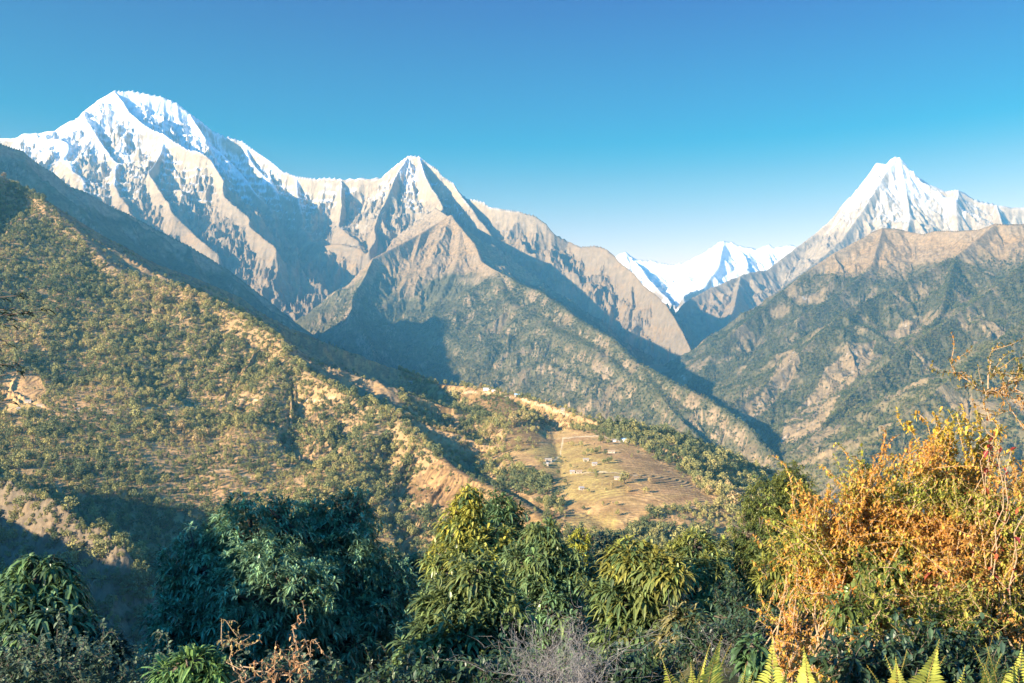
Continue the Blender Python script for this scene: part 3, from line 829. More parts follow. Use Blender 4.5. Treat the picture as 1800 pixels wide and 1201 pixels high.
def small_tree(name, seed, nlump, nq, slim=1.0, parts=False):
    """A tree one unit tall: a short trunk and a lumpy crown of little leaf cards."""
    r = np.random.default_rng(seed)
    V = []; Fq = []; mi = []
    lc = []
    for k in range(nlump):
        a = r.uniform(0, 6.28); h = r.uniform(0.32, 0.82); rr = r.uniform(0.05, 0.26) * (1.15 - abs(h - 0.5)) * slim
        lc.append((math.cos(a) * rr, math.sin(a) * rr, h, r.uniform(0.13, 0.22)))
    lc.append((0, 0, 0.80, 0.16)); lc.append((0, 0, 0.5, 0.26 * slim))
    lc = np.array(lc)
    n = len(lc) * nq
    d = unit(r.normal(0, 1, (n, 3))); c = np.repeat(lc, nq, 0)
    p = c[:, :3] + d * (c[:, 3:] * np.array([[slim, slim, 0.9]]) * r.uniform(0.8, 1.08, (n, 1)))
    nr = unit(d + r.normal(0, 0.45, (n, 3)))
    a = unit(np.cross(nr, r.normal(0, 1, (n, 3)))); b = np.cross(nr, a)
    s = (0.62 / math.sqrt(nq)) * r.uniform(0.6, 1.2, (n, 1)) * c[:, 3:] * 2.0
    V = np.stack([p - a * s - b * s * 0.6, p + a * s - b * s * 0.7, p + a * s * 0.8 + b * s, p - a * s * 0.7 + b * s * 0.8], 1).reshape(-1, 3)
    Fl = np.arange(n * 4); cn = np.full(n, 4)
    tv, tf, tn = tube([(0, 0, -0.12), (0.01, 0, 0.2), (0, 0, 0.55)], [0.035, 0.028, 0.012], 5)
    if parts:
        return mesh_np("crown", V, Fl, 4, M_WOODLEAF), mesh_np("trunk", tv, tf, tn, M_WOODBARK)
    me = mesh_np(name, np.concatenate([V, tv]), np.concatenate([Fl, tf + len(V)]), np.concatenate([cn, tn]), [M_WOODLEAF, M_WOODBARK], False,
                 np.concatenate([np.zeros(n), np.ones(len(tn))]))
    return me


KINDS_HI = [small_tree("hillside_tree", 40 + k, 7, 26, sl_) for k, sl_ in enumerate((1.0, 1.15, 0.8, 1.3, 0.95))]
KINDS_ONE = [small_tree("hillside_tree", 40 + k, 7, 34, sl_, True) for k, sl_ in enumerate((1.0, 1.15, 0.8, 1.3, 0.95))]
KINDS_LO = [small_tree("distant_tree", 60 + k, 3, 9, sl_) for k, sl_ in enumerate((1.1, 1.3, 0.9))]
for me_ in KINDS_LO: me_.materials[0] = M_FARLEAF


def forest(name, pts, size, kinds, label):
    me = bpy.data.meshes.new(name)
    me.vertices.add(len(pts)); me.vertices.foreach_set("co", np.ascontiguousarray(pts, dtype=f4).ravel())
    for nm, ty, ar in (("size", 'FLOAT', size.astype(f4)), ("turn", 'FLOAT', rng.uniform(0, 6.28, len(pts)).astype(f4)), ("sort", 'INT', rng.integers(0, len(kinds), len(pts)).astype(np.int32))):
        a = me.attributes.new(nm, ty, 'POINT'); a.data.foreach_set("value", ar)
    o = link(name, me); tag(o, label, "forest", kind='stuff')
    ng = bpy.data.node_groups.new(name, 'GeometryNodeTree')
    ng.interface.new_socket("Geometry", in_out='INPUT', socket_type='NodeSocketGeometry')
    ng.interface.new_socket("Geometry", in_out='OUTPUT', socket_type='NodeSocketGeometry')
    n = ng.nodes.new; l = ng.links.new
    gi = n("NodeGroupInput"); go = n("NodeGroupOutput")
    jn = n("GeometryNodeGeometryToInstance")
    for me_k in kinds:
        src = bpy.data.objects.new(me_k.name + "_source", me_k)
        oi_ = n("GeometryNodeObjectInfo"); oi_.inputs[0].default_value = src; oi_.inputs["As Instance"].default_value = True
        l(oi_.outputs["Geometry"], jn.inputs[0])
    jn2 = n("GeometryNodeJoinGeometry")
    ng.nodes.remove(jn)
    for oi_ in [k for k in ng.nodes if k.bl_idname == "GeometryNodeObjectInfo"]: l(oi_.outputs["Geometry"], jn2.inputs[0])
    ip = n("GeometryNodeInstanceOnPoints"); ip.inputs["Pick Instance"].default_value = True
    def attr(nm, ty):
        k = n("GeometryNodeInputNamedAttribute"); k.data_type = ty; k.inputs[0].default_value = nm
        return k.outputs[0]
    cx = n("ShaderNodeCombineXYZ"); l(attr("turn", 'FLOAT'), cx.inputs[2])
    l(gi.outputs[0], ip.inputs["Points"]); l(jn2.outputs[0], ip.inputs["Instance"])
    l(attr("sort", 'INT'), ip.inputs["Instance Index"])
    er = n("FunctionNodeEulerToRotation"); l(cx.outputs[0], er.inputs[0]); l(er.outputs[0], ip.inputs["Rotation"])
    l(attr("size", 'FLOAT'), ip.inputs["Scale"]); l(ip.outputs[0], go.inputs[0])
    md = o.modifiers.new("forest", 'NODES'); md.node_group = ng
    return o


def scatter(lay, n, ulim, ylim):
    u = rng.uniform(*ulim, n); y = np.sqrt(rng.uniform(ylim[0] ** 2, ylim[1] ** 2, n))
    x = u * y
    return x.astype(f4), y.astype(f4), lay.h(x, y)


def hidden(lay, x, y, z, lo):
    """True where the ground of the layer stands between the viewpoint and the point."""
    hid = np.zeros(len(x), bool)
    for t in np.linspace(0.25, 0.985, 40):
        ok = y * t > lo
        hid |= ok & (lay.h(x * t, np.maximum(y * t, lo)) > z * t + 1.0)
    return hid


x, y, z = scatter(hil, 160000, (-0.70, 0.34), (850, 3600))
f_ = hil.sample(fld, x, y); cl = fbm(x, y, 90, 3, 44)
b_l = hil.sample(bl, x, y); fk = hil.sample(flank.astype(f4), x, y)
prob = np.where(f_ < 0.3, 0.95 + 0.8 * cl, np.where(f_ < 0.8, 1.0 + 1.0 * cl, 0.02 + 0.22 * (f_ < 0.93) + 0.5 * cl * (f_ < 0.93) + 0.05 * np.maximum(cl - 0.25, 0)))
prob = np.where(fk > 0.5, 0.08 + 0.5 * cl, prob) * (1 + 5.0 * b_l)
keep = rng.random(len(x)) < np.clip(prob, 0, 1) * np.clip(1.15 - 0.00005 * y, 0.3, 1)
x, y, z, f_, fk = x[keep], y[keep], z[keep], f_[keep], fk[keep]
size = np.clip(rng.lognormal(1.95, 0.48, len(x)), 3.2, 22) * np.where(f_ > 0.45, 0.72, 1.0) * np.where(hil.sample(bl, x, y) > 0.5, 1.25, 1.0) * np.where(fk > 0.5, 0.8, 1)
size = size * np.where(rng.random(len(x)) < 0.05, 1.5, 1)
vis = ~hidden(hil, x, y, z + size * 0.7, 800)
keep = vis | (rng.random(len(x)) < 0.35)
x, y, z, size, vis, f_, fk = x[keep], y[keep], z[keep], size[keep], vis[keep], f_[keep], fk[keep]
ppx = CX + F * x / y; ppy = HY - F * z / y
front = np.interp(ppx, [0, 140, 200, 250, 330, 440, 560, 620, 700, 740, 800, 840, 920, 1030, 1120, 1250, 1330, 1800], [980, 1000, 1100, 1100, 960, 885, 900, 870, 960, 990, 900, 865, 900, 930, 940, 940, 850, 700])
inview = vis & (ppy < front) & (ppx > 0) & (ppx < 1330)
app = np.where(inview, size / y, 0)
big = np.argsort(-app)[:285]
print("trees", len(x), "in view", inview.sum())
for k in big:
    o = bpy.data.objects.new("hillside_tree", None); C.objects.link(o); o.location = (float(x[k]), float(y[k]), float(z[k]))
    cm_, tm_ = KINDS_ONE[rng.integers(len(KINDS_ONE))]
    link("crown", cm_, o); link("trunk", tm_, o)
    o.rotation_euler.z = float(rng.uniform(0, 6.28)); o.scale = (float(size[k]),) * 3
    tag(o, "olive green broadleaf tree among the others on the lower slopes of the near hill", "tree", "larger trees on the near hill")
rest = np.ones(len(x), bool); rest[big] = False
forest("hillside_forest", np.stack([x, y, z], 1)[rest], size[rest], KINDS_HI, "dense scrubby forest covering the near hill")

x, y, z = scatter(pyr, 110000, (-0.2, 0.31), (4300, 9500))
pb = pyr.sample(bare, x, y) if False else 0
n_ = fbm(x, y, 260, 5, 57, 0.6)
keep = (rng.random(len(x)) < np.clip(0.75 - 1.6 * n_, 0.04, 1) * sstep(1500, 1250, z)) & ~hidden(pyr, x, y, z + 8, 4050)
forest("mountain_forest", np.stack([x, y, z], 1)[keep], np.clip(rng.lognormal(2.55, 0.3, keep.sum()), 6, 26), KINDS_LO, "forest covering the lower slopes of the pyramid mountain")
x, y, z = scatter(rgt, 130000, (0.19, 0.6), (3300, 9200))
n_ = fbm(x, y, 330, 5, 67, 0.6)
scs = rgt.sample(scar.astype(f4), x, y)
keep = (rng.random(len(x)) < np.clip(0.62 - 2.0 * n_ - 0.6 * scs, 0.03, 1) * sstep(1500, 1250, z)) & ~hidden(rgt, x, y, z + 8, 2700)
forest("valley_side_forest", np.stack([x, y, z], 1)[keep], np.clip(rng.lognormal(2.5, 0.3, keep.sum()), 6, 26), KINDS_LO, "forest covering the slopes on the right of the valley")

# ------------------------------------------------------------------ an unseen hill outside the frame on the left, shaped to shade the gorge
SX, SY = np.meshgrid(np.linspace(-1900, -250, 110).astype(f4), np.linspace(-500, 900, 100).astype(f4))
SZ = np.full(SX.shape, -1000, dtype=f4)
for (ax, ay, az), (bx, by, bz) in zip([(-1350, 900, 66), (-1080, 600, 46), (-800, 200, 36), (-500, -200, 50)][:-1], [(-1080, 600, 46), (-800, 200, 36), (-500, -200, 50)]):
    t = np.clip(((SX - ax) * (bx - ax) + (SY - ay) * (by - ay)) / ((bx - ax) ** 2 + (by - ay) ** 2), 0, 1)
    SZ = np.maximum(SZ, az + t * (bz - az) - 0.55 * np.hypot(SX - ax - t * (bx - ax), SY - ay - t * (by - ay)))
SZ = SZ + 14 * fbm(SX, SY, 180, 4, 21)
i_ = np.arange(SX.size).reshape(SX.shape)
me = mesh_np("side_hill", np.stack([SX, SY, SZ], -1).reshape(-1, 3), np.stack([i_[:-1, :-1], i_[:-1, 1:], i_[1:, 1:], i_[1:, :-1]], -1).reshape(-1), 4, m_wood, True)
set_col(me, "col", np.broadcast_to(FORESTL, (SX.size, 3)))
tag(link("side_hill", me), "unseen wooded hill left of the viewpoint, shaped to shade the gorge", "hill", kind='structure')

# ------------------------------------------------------------------ farmhouses
def flat_mat(name, c, var=0.25, scale=1.5):
    m, nt, b = new_mat(name)
    tc = nt.nodes.new("ShaderNodeTexCoord"); nz = nt.nodes.new("ShaderNodeTexNoise"); nz.inputs["Scale"].default_value = scale; nz.inputs["Detail"].default_value = 5
    mr = nt.nodes.new("ShaderNodeMapRange"); mr.inputs[1].default_value = 0.3; mr.inputs[2].default_value = 0.7; mr.inputs[3].default_value = 1 - var; mr.inputs[4].default_value = 1 + var * 0.6
    sc = nt.nodes.new("ShaderNodeVectorMath"); sc.operation = 'SCALE'; sc.inputs[0].default_value = c
    nt.links.new(tc.outputs["Object"], nz.inputs["Vector"]); nt.links.new(nz.outputs[0], mr.inputs[0]); nt.links.new(mr.outputs[0], sc.inputs["Scale"]); nt.links.new(sc.outputs[0], b.inputs["Base Color"])
    b.inputs["Roughness"].default_value = 0.85
    return m


M_WALL = flat_mat("limewashed_wall", (0.42, 0.34, 0.25)); M_WHITE = flat_mat("white_painted_wall", (0.66, 0.64, 0.60), 0.15)
M_SLATE = flat_mat("grey_slate_roof", (0.34, 0.32, 0.31)); M_BLUE = flat_mat("blue_metal_roof", (0.30, 0.50, 0.68), 0.15); M_THATCH = flat_mat("brown_thatch_roof", (0.33, 0.24, 0.15))
M_DARK = flat_mat("dark_timber", (0.07, 0.05, 0.035)); M_STONE = flat_mat("pale_stone_roof", (0.30, 0.265, 0.22))


def boxes(name, bl_, mat, parent):
    V = []; Fq = []
    for (cx, cy, cz, sx, sy, sz) in bl_:
        n = len(V)
        V += [(cx + a * sx / 2, cy + b * sy / 2, cz + c * sz / 2) for c in (-1, 1) for a, b in ((-1, -1), (1, -1), (1, 1), (-1, 1))]
        Fq += [n + k for f in ((3, 2, 1, 0), (4, 5, 6, 7), (0, 1, 5, 4), (1, 2, 6, 5), (2, 3, 7, 6), (3, 0, 4, 7)) for k in f]
    return link(name, mesh_np(name, np.array(V), np.array(Fq), 4, mat), parent)


def on_hill(px0, py0):
    us = (px0 - CX) / F
    ys = np.linspace(1000, 3000, 4000); zs = hil.h(us * ys, ys)
    line = (HY - py0) / F * ys
    hit = np.where(zs > line)[0]
    Yh = float(ys[hit[0]]) if len(hit) else float(ys[np.argmin(line - zs)])
    return us * Yh, Yh, float(hil.h(np.array([us * Yh]), np.array([Yh]))[0])


for px0, py0, hpx in [(1033, 797, 9), (1040, 799, 11), (1048, 797, 10), (1054, 793, 9), (1062, 817, 10), (1070, 815, 11), (1075, 811, 9), (1003, 824, 8), (981, 835, 9), (950, 814, 8), (958, 822, 9), (1037, 833, 10), (1046, 835, 10),
                      (1049, 842, 11), (1098, 850, 20), (1104, 846, 16), (1092, 852, 14), (1076, 860, 12), (993, 850, 8), (962, 862, 16), (1084, 890, 9), (1086, 908, 12), (1026, 898, 9), (1005, 785, 9), (1022, 785, 9),
                      (1056, 780, 14), (1060, 779, 12), (1070, 782, 10), (1105, 866, 10), (1135, 868, 12), (1143, 850, 10), (715, 667, 7), (725, 668, 6), (765, 672, 9), (783, 674, 9), (795, 676, 8), (812, 679, 7), (830, 680, 8), (845, 681, 9)]:
    xx, Yh, zz_ = on_hill(px0, py0)
    o = bpy.data.objects.new("field_tree", None); C.objects.link(o); o.location = (xx, Yh, zz_)
    cm_, tm_ = KINDS_ONE[rng.integers(len(KINDS_ONE))]
    link("crown", cm_, o); link("trunk", tm_, o)
    o.rotation_euler.z = float(rng.uniform(0, 6.28)); o.scale = (hpx * Yh / F * 1.15,) * 3
    tag(o, "dark green tree standing singly in the open terraced fields or along the village ridge", "tree", "trees dotted over the terraced fields")


def house(label, px0, py0, w, d, h, wall, roof, turn, group="farmhouses on the terraced spur", name="farmhouse", rise=0.35, depth=None):
    """Stands where the hill meets the line of sight through (px0, py0)."""
    xx, Yh, zz_ = on_hill(px0, py0)
    k = Yh / 1500.0
    w, d, h = w * k, d * k, h * k
    root = empty(name, (xx, Yh, zz_), label, "house", group); root.rotation_euler.z = turn
    boxes("wall", [(0, 0, h / 2 - 1.0, w, d, h + 2.0)], wall, root)
    o = 0.5; rz = h + w * 0 + d * rise
    V = [(-w / 2 - o, -d / 2 - o, h - 0.15), (w / 2 + o, -d / 2 - o, h - 0.15), (w / 2 + o, d / 2 + o, h - 0.15), (-w / 2 - o, d / 2 + o, h - 0.15), (-w / 2 - o, 0, rz), (w / 2 + o, 0, rz)]
    V += [(a, b, c - 0.18) for a, b, c in V]
    Fr = [(0, 1, 5, 4), (2, 3, 4, 5), (7, 6, 10, 11), (9, 8, 11, 10), (1, 0, 6, 7), (3, 2, 8, 9), (0, 4, 10, 6), (4, 3, 9, 10), (5, 1, 7, 11), (2, 5, 11, 8)]
    link("roof", mesh_np("roof", np.array(V), np.array(Fr).ravel(), 4, roof), root)
    gb = np.array([(-w / 2 + .02, -d / 2, h), (-w / 2 + .02, d / 2, h), (-w / 2 + .02, 0, rz - 0.2), (w / 2 - .02, -d / 2, h), (w / 2 - .02, d / 2, h), (w / 2 - .02, 0, rz - 0.2)])
    link("gable", mesh_np("gable", gb, np.array([0, 2, 1, 3, 4, 5]), 3, wall), root)
    boxes("door", [(w * 0.08, -d / 2, 1.0, 1.1, 0.12, 2.0)], M_DARK, root)
    for q in (-0.36, -0.18, 0.3):
        boxes("window", [(w * q, -d / 2, h * 0.62, 0.9, 0.1, 0.9)], M_DARK, root)
    return root


house("long low farmhouse with pale walls, uppermost of the left pair in the terraced field", 964, 811, 11, 5, 3.4, M_WALL, M_STONE, 0.05)
house("small farmhouse below the long one at the left side of the terraced field", 960, 818, 8, 5, 3.2, M_WALL, M_SLATE, -0.2)
house("farmhouse in the upper middle of the terraced field beside brown terraces", 1030, 811, 9, 5, 3.6, M_WALL, M_STONE, 0.0)
house("farmhouse just right and below the upper middle one, left of the dark bushes", 1045, 818, 8, 5, 3.2, M_WALL, M_SLATE, 0.1)
house("left one of the two close farmhouses in the middle of the terraced field", 1006, 832, 8, 5, 3.2, M_WALL, M_SLATE, 0.0)
house("right one of the two close farmhouses in the middle of the terraced field", 1018, 832, 9, 5, 3.4, M_WALL, M_THATCH, 0.08)
house("farmhouse alone at the right of the field beside a tall dark tree", 1085, 843, 10, 5, 3.3, M_WALL, M_STONE, -0.1)
house("lone farmhouse low in the green part of the terraced field", 1022, 861, 8, 5, 3.5, M_WALL, M_SLATE, 0.25)
house("low pale farmhouse high in the field under the blue roofed lodge", 1075, 796, 11, 4.5, 2.6, M_WALL, M_THATCH, -0.05)
house("blue roofed lodge on the shoulder where the terraced field meets the trees", 1094, 776, 16, 7, 4.0, M_WHITE, M_BLUE, -0.1, name="lodge", rise=0.2)
house("small white outbuilding left of the blue roofed lodge", 1080, 776, 6, 4, 2.6, M_WHITE, M_STONE, 0.0)
house("long white lodge on the crest of the village ridge", 856, 686, 12, 6, 3.6, M_WHITE, M_STONE, -0.1, name="lodge", rise=0.15)
house("short white lodge adjoining the long white one on the crest", 868, 688, 7, 5, 2.8, M_WHITE, M_STONE, 0.1, name="lodge", rise=0.15)
house("grey blue roofed house on the crest right of the white lodges", 909, 697, 9, 5, 3.0, M_WALL, M_BLUE, 0.0)
house("pale house at the left end of the village ridge", 722, 674, 6, 4, 2.6, M_WALL, M_STONE, 0.0)
house("pale house lower down the crest among the trees", 990, 722, 8, 5, 3.0, M_WALL, M_STONE, 0.0)
house("pale walled farmhouse on the right end of the spur above the drop", 1232, 894, 9, 4, 2.6, M_WALL, M_STONE, -0.3)
house("farmhouse with pale walls below the brown terraces on the left slope", 50, 708, 10, 5, 3.2, M_WALL, M_STONE, 0.1, "farmhouses on the left slope")
house("wide farmhouse with a dark doorway on the green patch of the left slope", 72, 716, 13, 6, 3.8, M_WALL, M_THATCH, 0.0, "farmhouses on the left slope")
house("small shed at the edge of the shade on the left slope", 33, 720, 6, 4, 2.5, M_WALL, M_STONE, 0.1, "farmhouses on the left slope", "shed")
house("little hut beside the footpath right of the left slope farms", 138, 721, 5, 4, 2.4, M_WALL, M_STONE, 0.2, "farmhouses on the left slope", "hut")

# ------------------------------------------------------------------ foreground ground
def ground_z(x, y):
    x = np.asarray(x, dtype=f4); y = np.asarray(y, dtype=f4)
    shelf = 6.0 + 7.5 * sstep(0.5, 4.5, x) * sstep(60, 20, x)
    z = -1.75 - 0.09 * np.clip(y, 0, 12)
    over = np.maximum(y - shelf, 0)
    z = z - 0.62 * (np.sqrt(over * over + 9) - 3)
    z = z + 11.5 * np.exp(-(((x + 46) / 15) ** 2 + ((y - 13) / 20) ** 2)) + 2.5 * np.exp(-(((x + 48) / 14) ** 2 + ((y + 26) / 16) ** 2))  # mounds added out of view at left to shade the nearest trees
    return z + 0.12 * fbm(x, y, 2.5, 3, 91) + 0.5 * fbm(x, y, 14, 2, 95) * sstep(8, 20, np.hypot(x, y))


gx_ = np.concatenate([np.linspace(-300, -20, 60)[:-1], np.linspace(-20, 25, 240), np.linspace(25, 300, 60)[1:]]).astype(f4)
gy_ = np.concatenate([np.linspace(-90, -4, 40)[:-1], np.linspace(-4, 30, 200), np.linspace(30, 460, 110)[1:]]).astype(f4)
GX, GY = np.meshgrid(gx_, gy_)
GZ = ground_z(GX, GY)
i_ = np.arange(GX.size).reshape(GX.shape)
q_ = np.stack([i_[:-1, :-1], i_[:-1, 1:], i_[1:, 1:], i_[1:, :-1]], -1).reshape(-1)
me = mesh_np("foreground_slope", np.stack([GX, GY, GZ], -1).reshape(-1, 3), q_, 4, terrain_mat("dry_grassy_soil", 3.0, 0.05, 0.4), True)
gc = mix(c3(0.09, 0.075, 0.04)[None, None], c3(0.07, 0.08, 0.03)[None, None], np.clip(0.5 + fbm(GX, GY, 4, 3, 93), 0, 1))
set_col(me, "col", gc.reshape(-1, 3))
tag(link("foreground_slope", me), "grassy slope under the trees in front of the viewpoint", "ground", kind='structure')


def gz(x, y): return float(ground_z(np.array([x]), np.array([y]))[0])


def onground(px, Y):
    x = (px - CX) / F * Y
    return (x, Y, gz(x, Y))


# ------------------------------------------------------------------ foreground trees
DK = (0.15, 0.26, 0.135)
DK2 = (0.10, 0.18, 0.085)
MID = (0.10, 0.155, 0.055)
YEL = (0.40, 0.36, 0.05)  # sunlit yellow, put into the upper leaves as colour
GT = "dark glossy leaved trees below the viewpoint"
broadleaf_tree("wide dark green tree left of centre with a flat double top", onground(440, 31), None,
               [((440, 945), 31, (92, 72), 0.9), ((500, 918), 31.5, (40, 40), 0.9), ((355, 1005), 30, (80, 80), 0.9), ((470, 1060), 29, (130, 110), 0.9), ((320, 1120), 29, (70, 90), 0.9), ((420, 1190), 29, (150, 110), 0.9)],
               3300, 0.30, DK)
broadleaf_tree("tall rounded dark tree standing right beside the wide double topped tree", onground(610, 33), None,
               [((612, 925), 33, (58, 62), 0.9), ((545, 918), 33.5, (32, 45), 0.9), ((600, 1020), 32, (100, 100), 0.9), ((670, 1060), 32, (75, 90), 0.9), ((610, 1140), 31, (120, 120), 0.9)],
               3000, 0.30, DK)
broadleaf_tree("small dark round treetop wedged right of the tall rounded tree", onground(735, 36), None,
               [((735, 1010), 36, (34, 36), 1), ((735, 1070), 36, (50, 60), 1)], 420, 0.30, DK)
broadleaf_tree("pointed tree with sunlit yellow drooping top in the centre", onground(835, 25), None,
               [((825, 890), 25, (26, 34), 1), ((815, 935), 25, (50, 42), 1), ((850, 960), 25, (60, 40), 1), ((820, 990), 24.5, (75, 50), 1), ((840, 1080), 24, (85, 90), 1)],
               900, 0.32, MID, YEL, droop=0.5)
broadleaf_tree("dark dome shaped treetop just behind the pointed yellow tipped tree", onground(885, 29), None,
               [((880, 905), 29, (36, 40), 1), ((885, 960), 29, (45, 50), 1), ((890, 1060), 29, (60, 90), 1)], 800, 0.30, DK2, MID)
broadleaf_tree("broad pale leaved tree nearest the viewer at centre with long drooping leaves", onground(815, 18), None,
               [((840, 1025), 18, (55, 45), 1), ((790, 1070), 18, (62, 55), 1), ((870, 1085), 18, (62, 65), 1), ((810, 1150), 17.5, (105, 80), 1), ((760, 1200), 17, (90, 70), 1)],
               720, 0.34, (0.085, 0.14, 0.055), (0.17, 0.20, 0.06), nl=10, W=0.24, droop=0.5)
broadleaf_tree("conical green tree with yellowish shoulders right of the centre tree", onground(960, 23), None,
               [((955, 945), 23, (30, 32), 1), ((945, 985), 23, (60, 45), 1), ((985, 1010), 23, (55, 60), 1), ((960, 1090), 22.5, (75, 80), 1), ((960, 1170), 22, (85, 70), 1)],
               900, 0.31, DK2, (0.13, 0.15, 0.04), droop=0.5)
broadleaf_tree("small bright yellow green treetop peeping up between two darker trees", onground(1022, 34), None,
               [((1021, 955), 34, (20, 27), 1), ((1020, 1000), 34, (30, 40), 1)], 260, 0.22, (0.22, 0.26, 0.04), (0.34, 0.34, 0.05), group=None)
broadleaf_tree("smooth round dark green tree with fine leaves right of centre", onground(1078, 32), None,
               [((1078, 985), 32, (52, 50), 1), ((1080, 1060), 32, (65, 70), 1)], 1300, 0.15, (0.045, 0.11, 0.062), nl=9, W=0.3, droop=0.6)
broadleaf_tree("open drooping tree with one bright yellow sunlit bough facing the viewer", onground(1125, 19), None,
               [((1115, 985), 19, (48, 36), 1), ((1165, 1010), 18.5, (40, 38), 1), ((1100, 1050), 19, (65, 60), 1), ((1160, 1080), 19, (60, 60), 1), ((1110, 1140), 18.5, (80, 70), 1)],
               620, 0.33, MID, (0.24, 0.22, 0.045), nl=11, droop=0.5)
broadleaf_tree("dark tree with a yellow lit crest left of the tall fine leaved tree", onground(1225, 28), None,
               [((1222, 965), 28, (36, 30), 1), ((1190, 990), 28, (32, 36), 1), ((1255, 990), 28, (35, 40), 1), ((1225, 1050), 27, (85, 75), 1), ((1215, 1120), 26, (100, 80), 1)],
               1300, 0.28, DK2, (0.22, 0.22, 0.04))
broadleaf_tree("young drooping tree with a pale topmost tuft before the darker trees", onground(1205, 15), None,
               [((1205, 1085), 15, (24, 18), 1), ((1205, 1125), 15, (42, 40), 1), ((1195, 1175), 15, (55, 40), 1)], 150, 0.33, (0.06, 0.09, 0.04), (0.24, 0.21, 0.08), droop=0.5)
broadleaf_tree("tall fine leaved green tree rising above the others beside the orange shrubs", onground(1375, 29), None,
               [((1392, 850), 29, (32, 40), 1), ((1345, 880), 29, (42, 42), 1), ((1400, 900), 29, (50, 60), 1), ((1335, 940), 28.5, (52, 60), 1), ((1380, 990), 28, (85, 90), 1), ((1330, 1050), 28, (70, 100), 1), ((1320, 1130), 27, (90, 90), 1)],
               4200, 0.13, (0.065, 0.10, 0.03), (0.16, 0.17, 0.035), nl=10, W=0.36, droop=0.6, upb=0.5)
broadleaf_tree("dark broad leaved tree at the far left bottom corner", onground(70, 12.5), None,
               [((75, 1010), 12.5, (46, 30), 1), ((35, 1050), 12.5, (60, 45), 1), ((100, 1060), 12.5, (50, 60), 1), ((60, 1120), 12, (100, 70), 1)],
               360, 0.27, (0.06, 0.11, 0.05), (0.09, 0.16, 0.05), nl=11, W=0.26, droop=1.0)
broadleaf_tree("low dark rounded bush like tree beside the left corner tree", onground(190, 12), None,
               [((185, 1150), 12, (40, 36), 1), ((150, 1190), 12, (60, 40), 1)], 330, 0.15, (0.04, 0.08, 0.05), nl=10, W=0.3, droop=0.6, name="dark_bush", group=None)
broadleaf_tree("light green sapling with long leaves low at left below the wide dark tree", onground(340, 4.9), None,
               [((345, 1165), 4.9, (26, 20), 1), ((310, 1178), 4.9, (30, 20), 1), ((372, 1182), 4.9, (24, 22), 1), ((340, 1205), 4.9, (45, 20), 1)],
               56, 0.12, (0.10, 0.19, 0.06), (0.14, 0.23, 0.065), nl=9, W=0.22, droop=0.5, group=None, name="sapling")
broadleaf_tree("yellow green sapling with hanging leaves left of the orange shrubs", onground(1378, 12.5), None,
               [((1355, 1010), 12.5, (28, 30), 1), ((1390, 975), 12.7, (34, 40), 1), ((1400, 1030), 12.5, (36, 40), 1), ((1440, 1000), 12.9, (40, 50), 1)],
               190, 0.2, (0.19, 0.21, 0.045), (0.30, 0.28, 0.06), nl=10, W=0.22, droop=0.5, group=None, name="sapling")

# unseen trees added on the mound outside the frame to shade the nearest trees
for k, (x, y, h) in enumerate([(-39, 16, 5.5), (-41, 5, 4.5), (-36, 24, 7.0)]):
    z = gz(x, y)
    Yl = y if y > 2 else 2.0
    r = empty("broadleaf_tree", (x, y, z), "unseen dark tree added on the mound left of the viewpoint for its shade", "tree", "unseen trees added left of the viewpoint for shade")
    p, d = crown_points([((0, 0, h * 0.62), (h * 0.38, h * 0.38, h * 0.38)), ((0.9, 0.4, h * 0.45), (h * 0.35, h * 0.35, h * 0.3))], 420)
    lf = Parts(); rosettes(lf, p, d + np.array([0, 0, 0.3]), 9, 0.5, 0.25, np.tile(np.array(DK), (len(p), 1)), 1.0); lf.build("crown", M_LEAF, r)
    t_ = Parts(); t_.tube(bezier((0, 0, -0.5), (0.1, 0, h * 0.3), (0, 0, h * 0.7), 6), np.linspace(0.2, 0.06, 6), 7); t_.build("trunk", M_BARK, r)

# ------------------------------------------------------------------ shrubs on the right
ORG = [(0.50, 0.235, 0.05), (0.56, 0.30, 0.06), (0.48, 0.24, 0.05), (0.52, 0.39, 0.07), (0.38, 0.37, 0.07), (0.24, 0.28, 0.05)]


def W3(px, py, Y): return np.array(P(px, py, Y))


def px_r(rx, ry, Y): return (rx * Y / F, 0.45, ry * Y / F)


Y = 8.9
ends = [(W3(1480, 900, Y), px_r(70, 60, Y)), (W3(1560, 860, Y), px_r(70, 50, Y)), (W3(1640, 860, Y), px_r(70, 60, Y)), (W3(1560, 950, Y), px_r(90, 60, Y)), (W3(1650, 930, Y), px_r(80, 70, Y)), (W3(1430, 930, Y), px_r(40, 50, Y))]
grow_shrub("thorny_shrub", "sprawling rust orange thorny shrub filling the middle of the right hand thicket", "shrub", onground(1540, Y),
           fan_stems(105, onground(1540, Y), 0.45, ends, 0.25), 0.046, ORG, 0.018, 0.006, twigs=11, twig_len=(0.2, 0.6), W=0.48, tuft=2, group="orange shrubs of the thicket")
Y = 8.5
ends = [(W3(1760, 880, Y), px_r(60, 80, Y)), (W3(1700, 900, Y), px_r(60, 70, Y)), (W3(1780, 980, Y), px_r(60, 80, Y)), (W3(1700, 990, Y), px_r(60, 60, Y)), (W3(1650, 1010, Y), px_r(60, 50, Y))]
grow_shrub("thorny_shrub", "orange brown shrub of arching dry branches at the right edge of the photograph", "shrub", onground(1730, Y),
           fan_stems(100, onground(1730, Y), 0.4, ends, 0.3), 0.044, [(0.46, 0.25, 0.07), (0.52, 0.30, 0.075), (0.44, 0.21, 0.055), (0.46, 0.36, 0.075), (0.30, 0.31, 0.06)], 0.016, 0.006, twigs=10, twig_len=(0.2, 0.55), W=0.5, tuft=2, group="orange shrubs of the thicket")
Y = 9.3
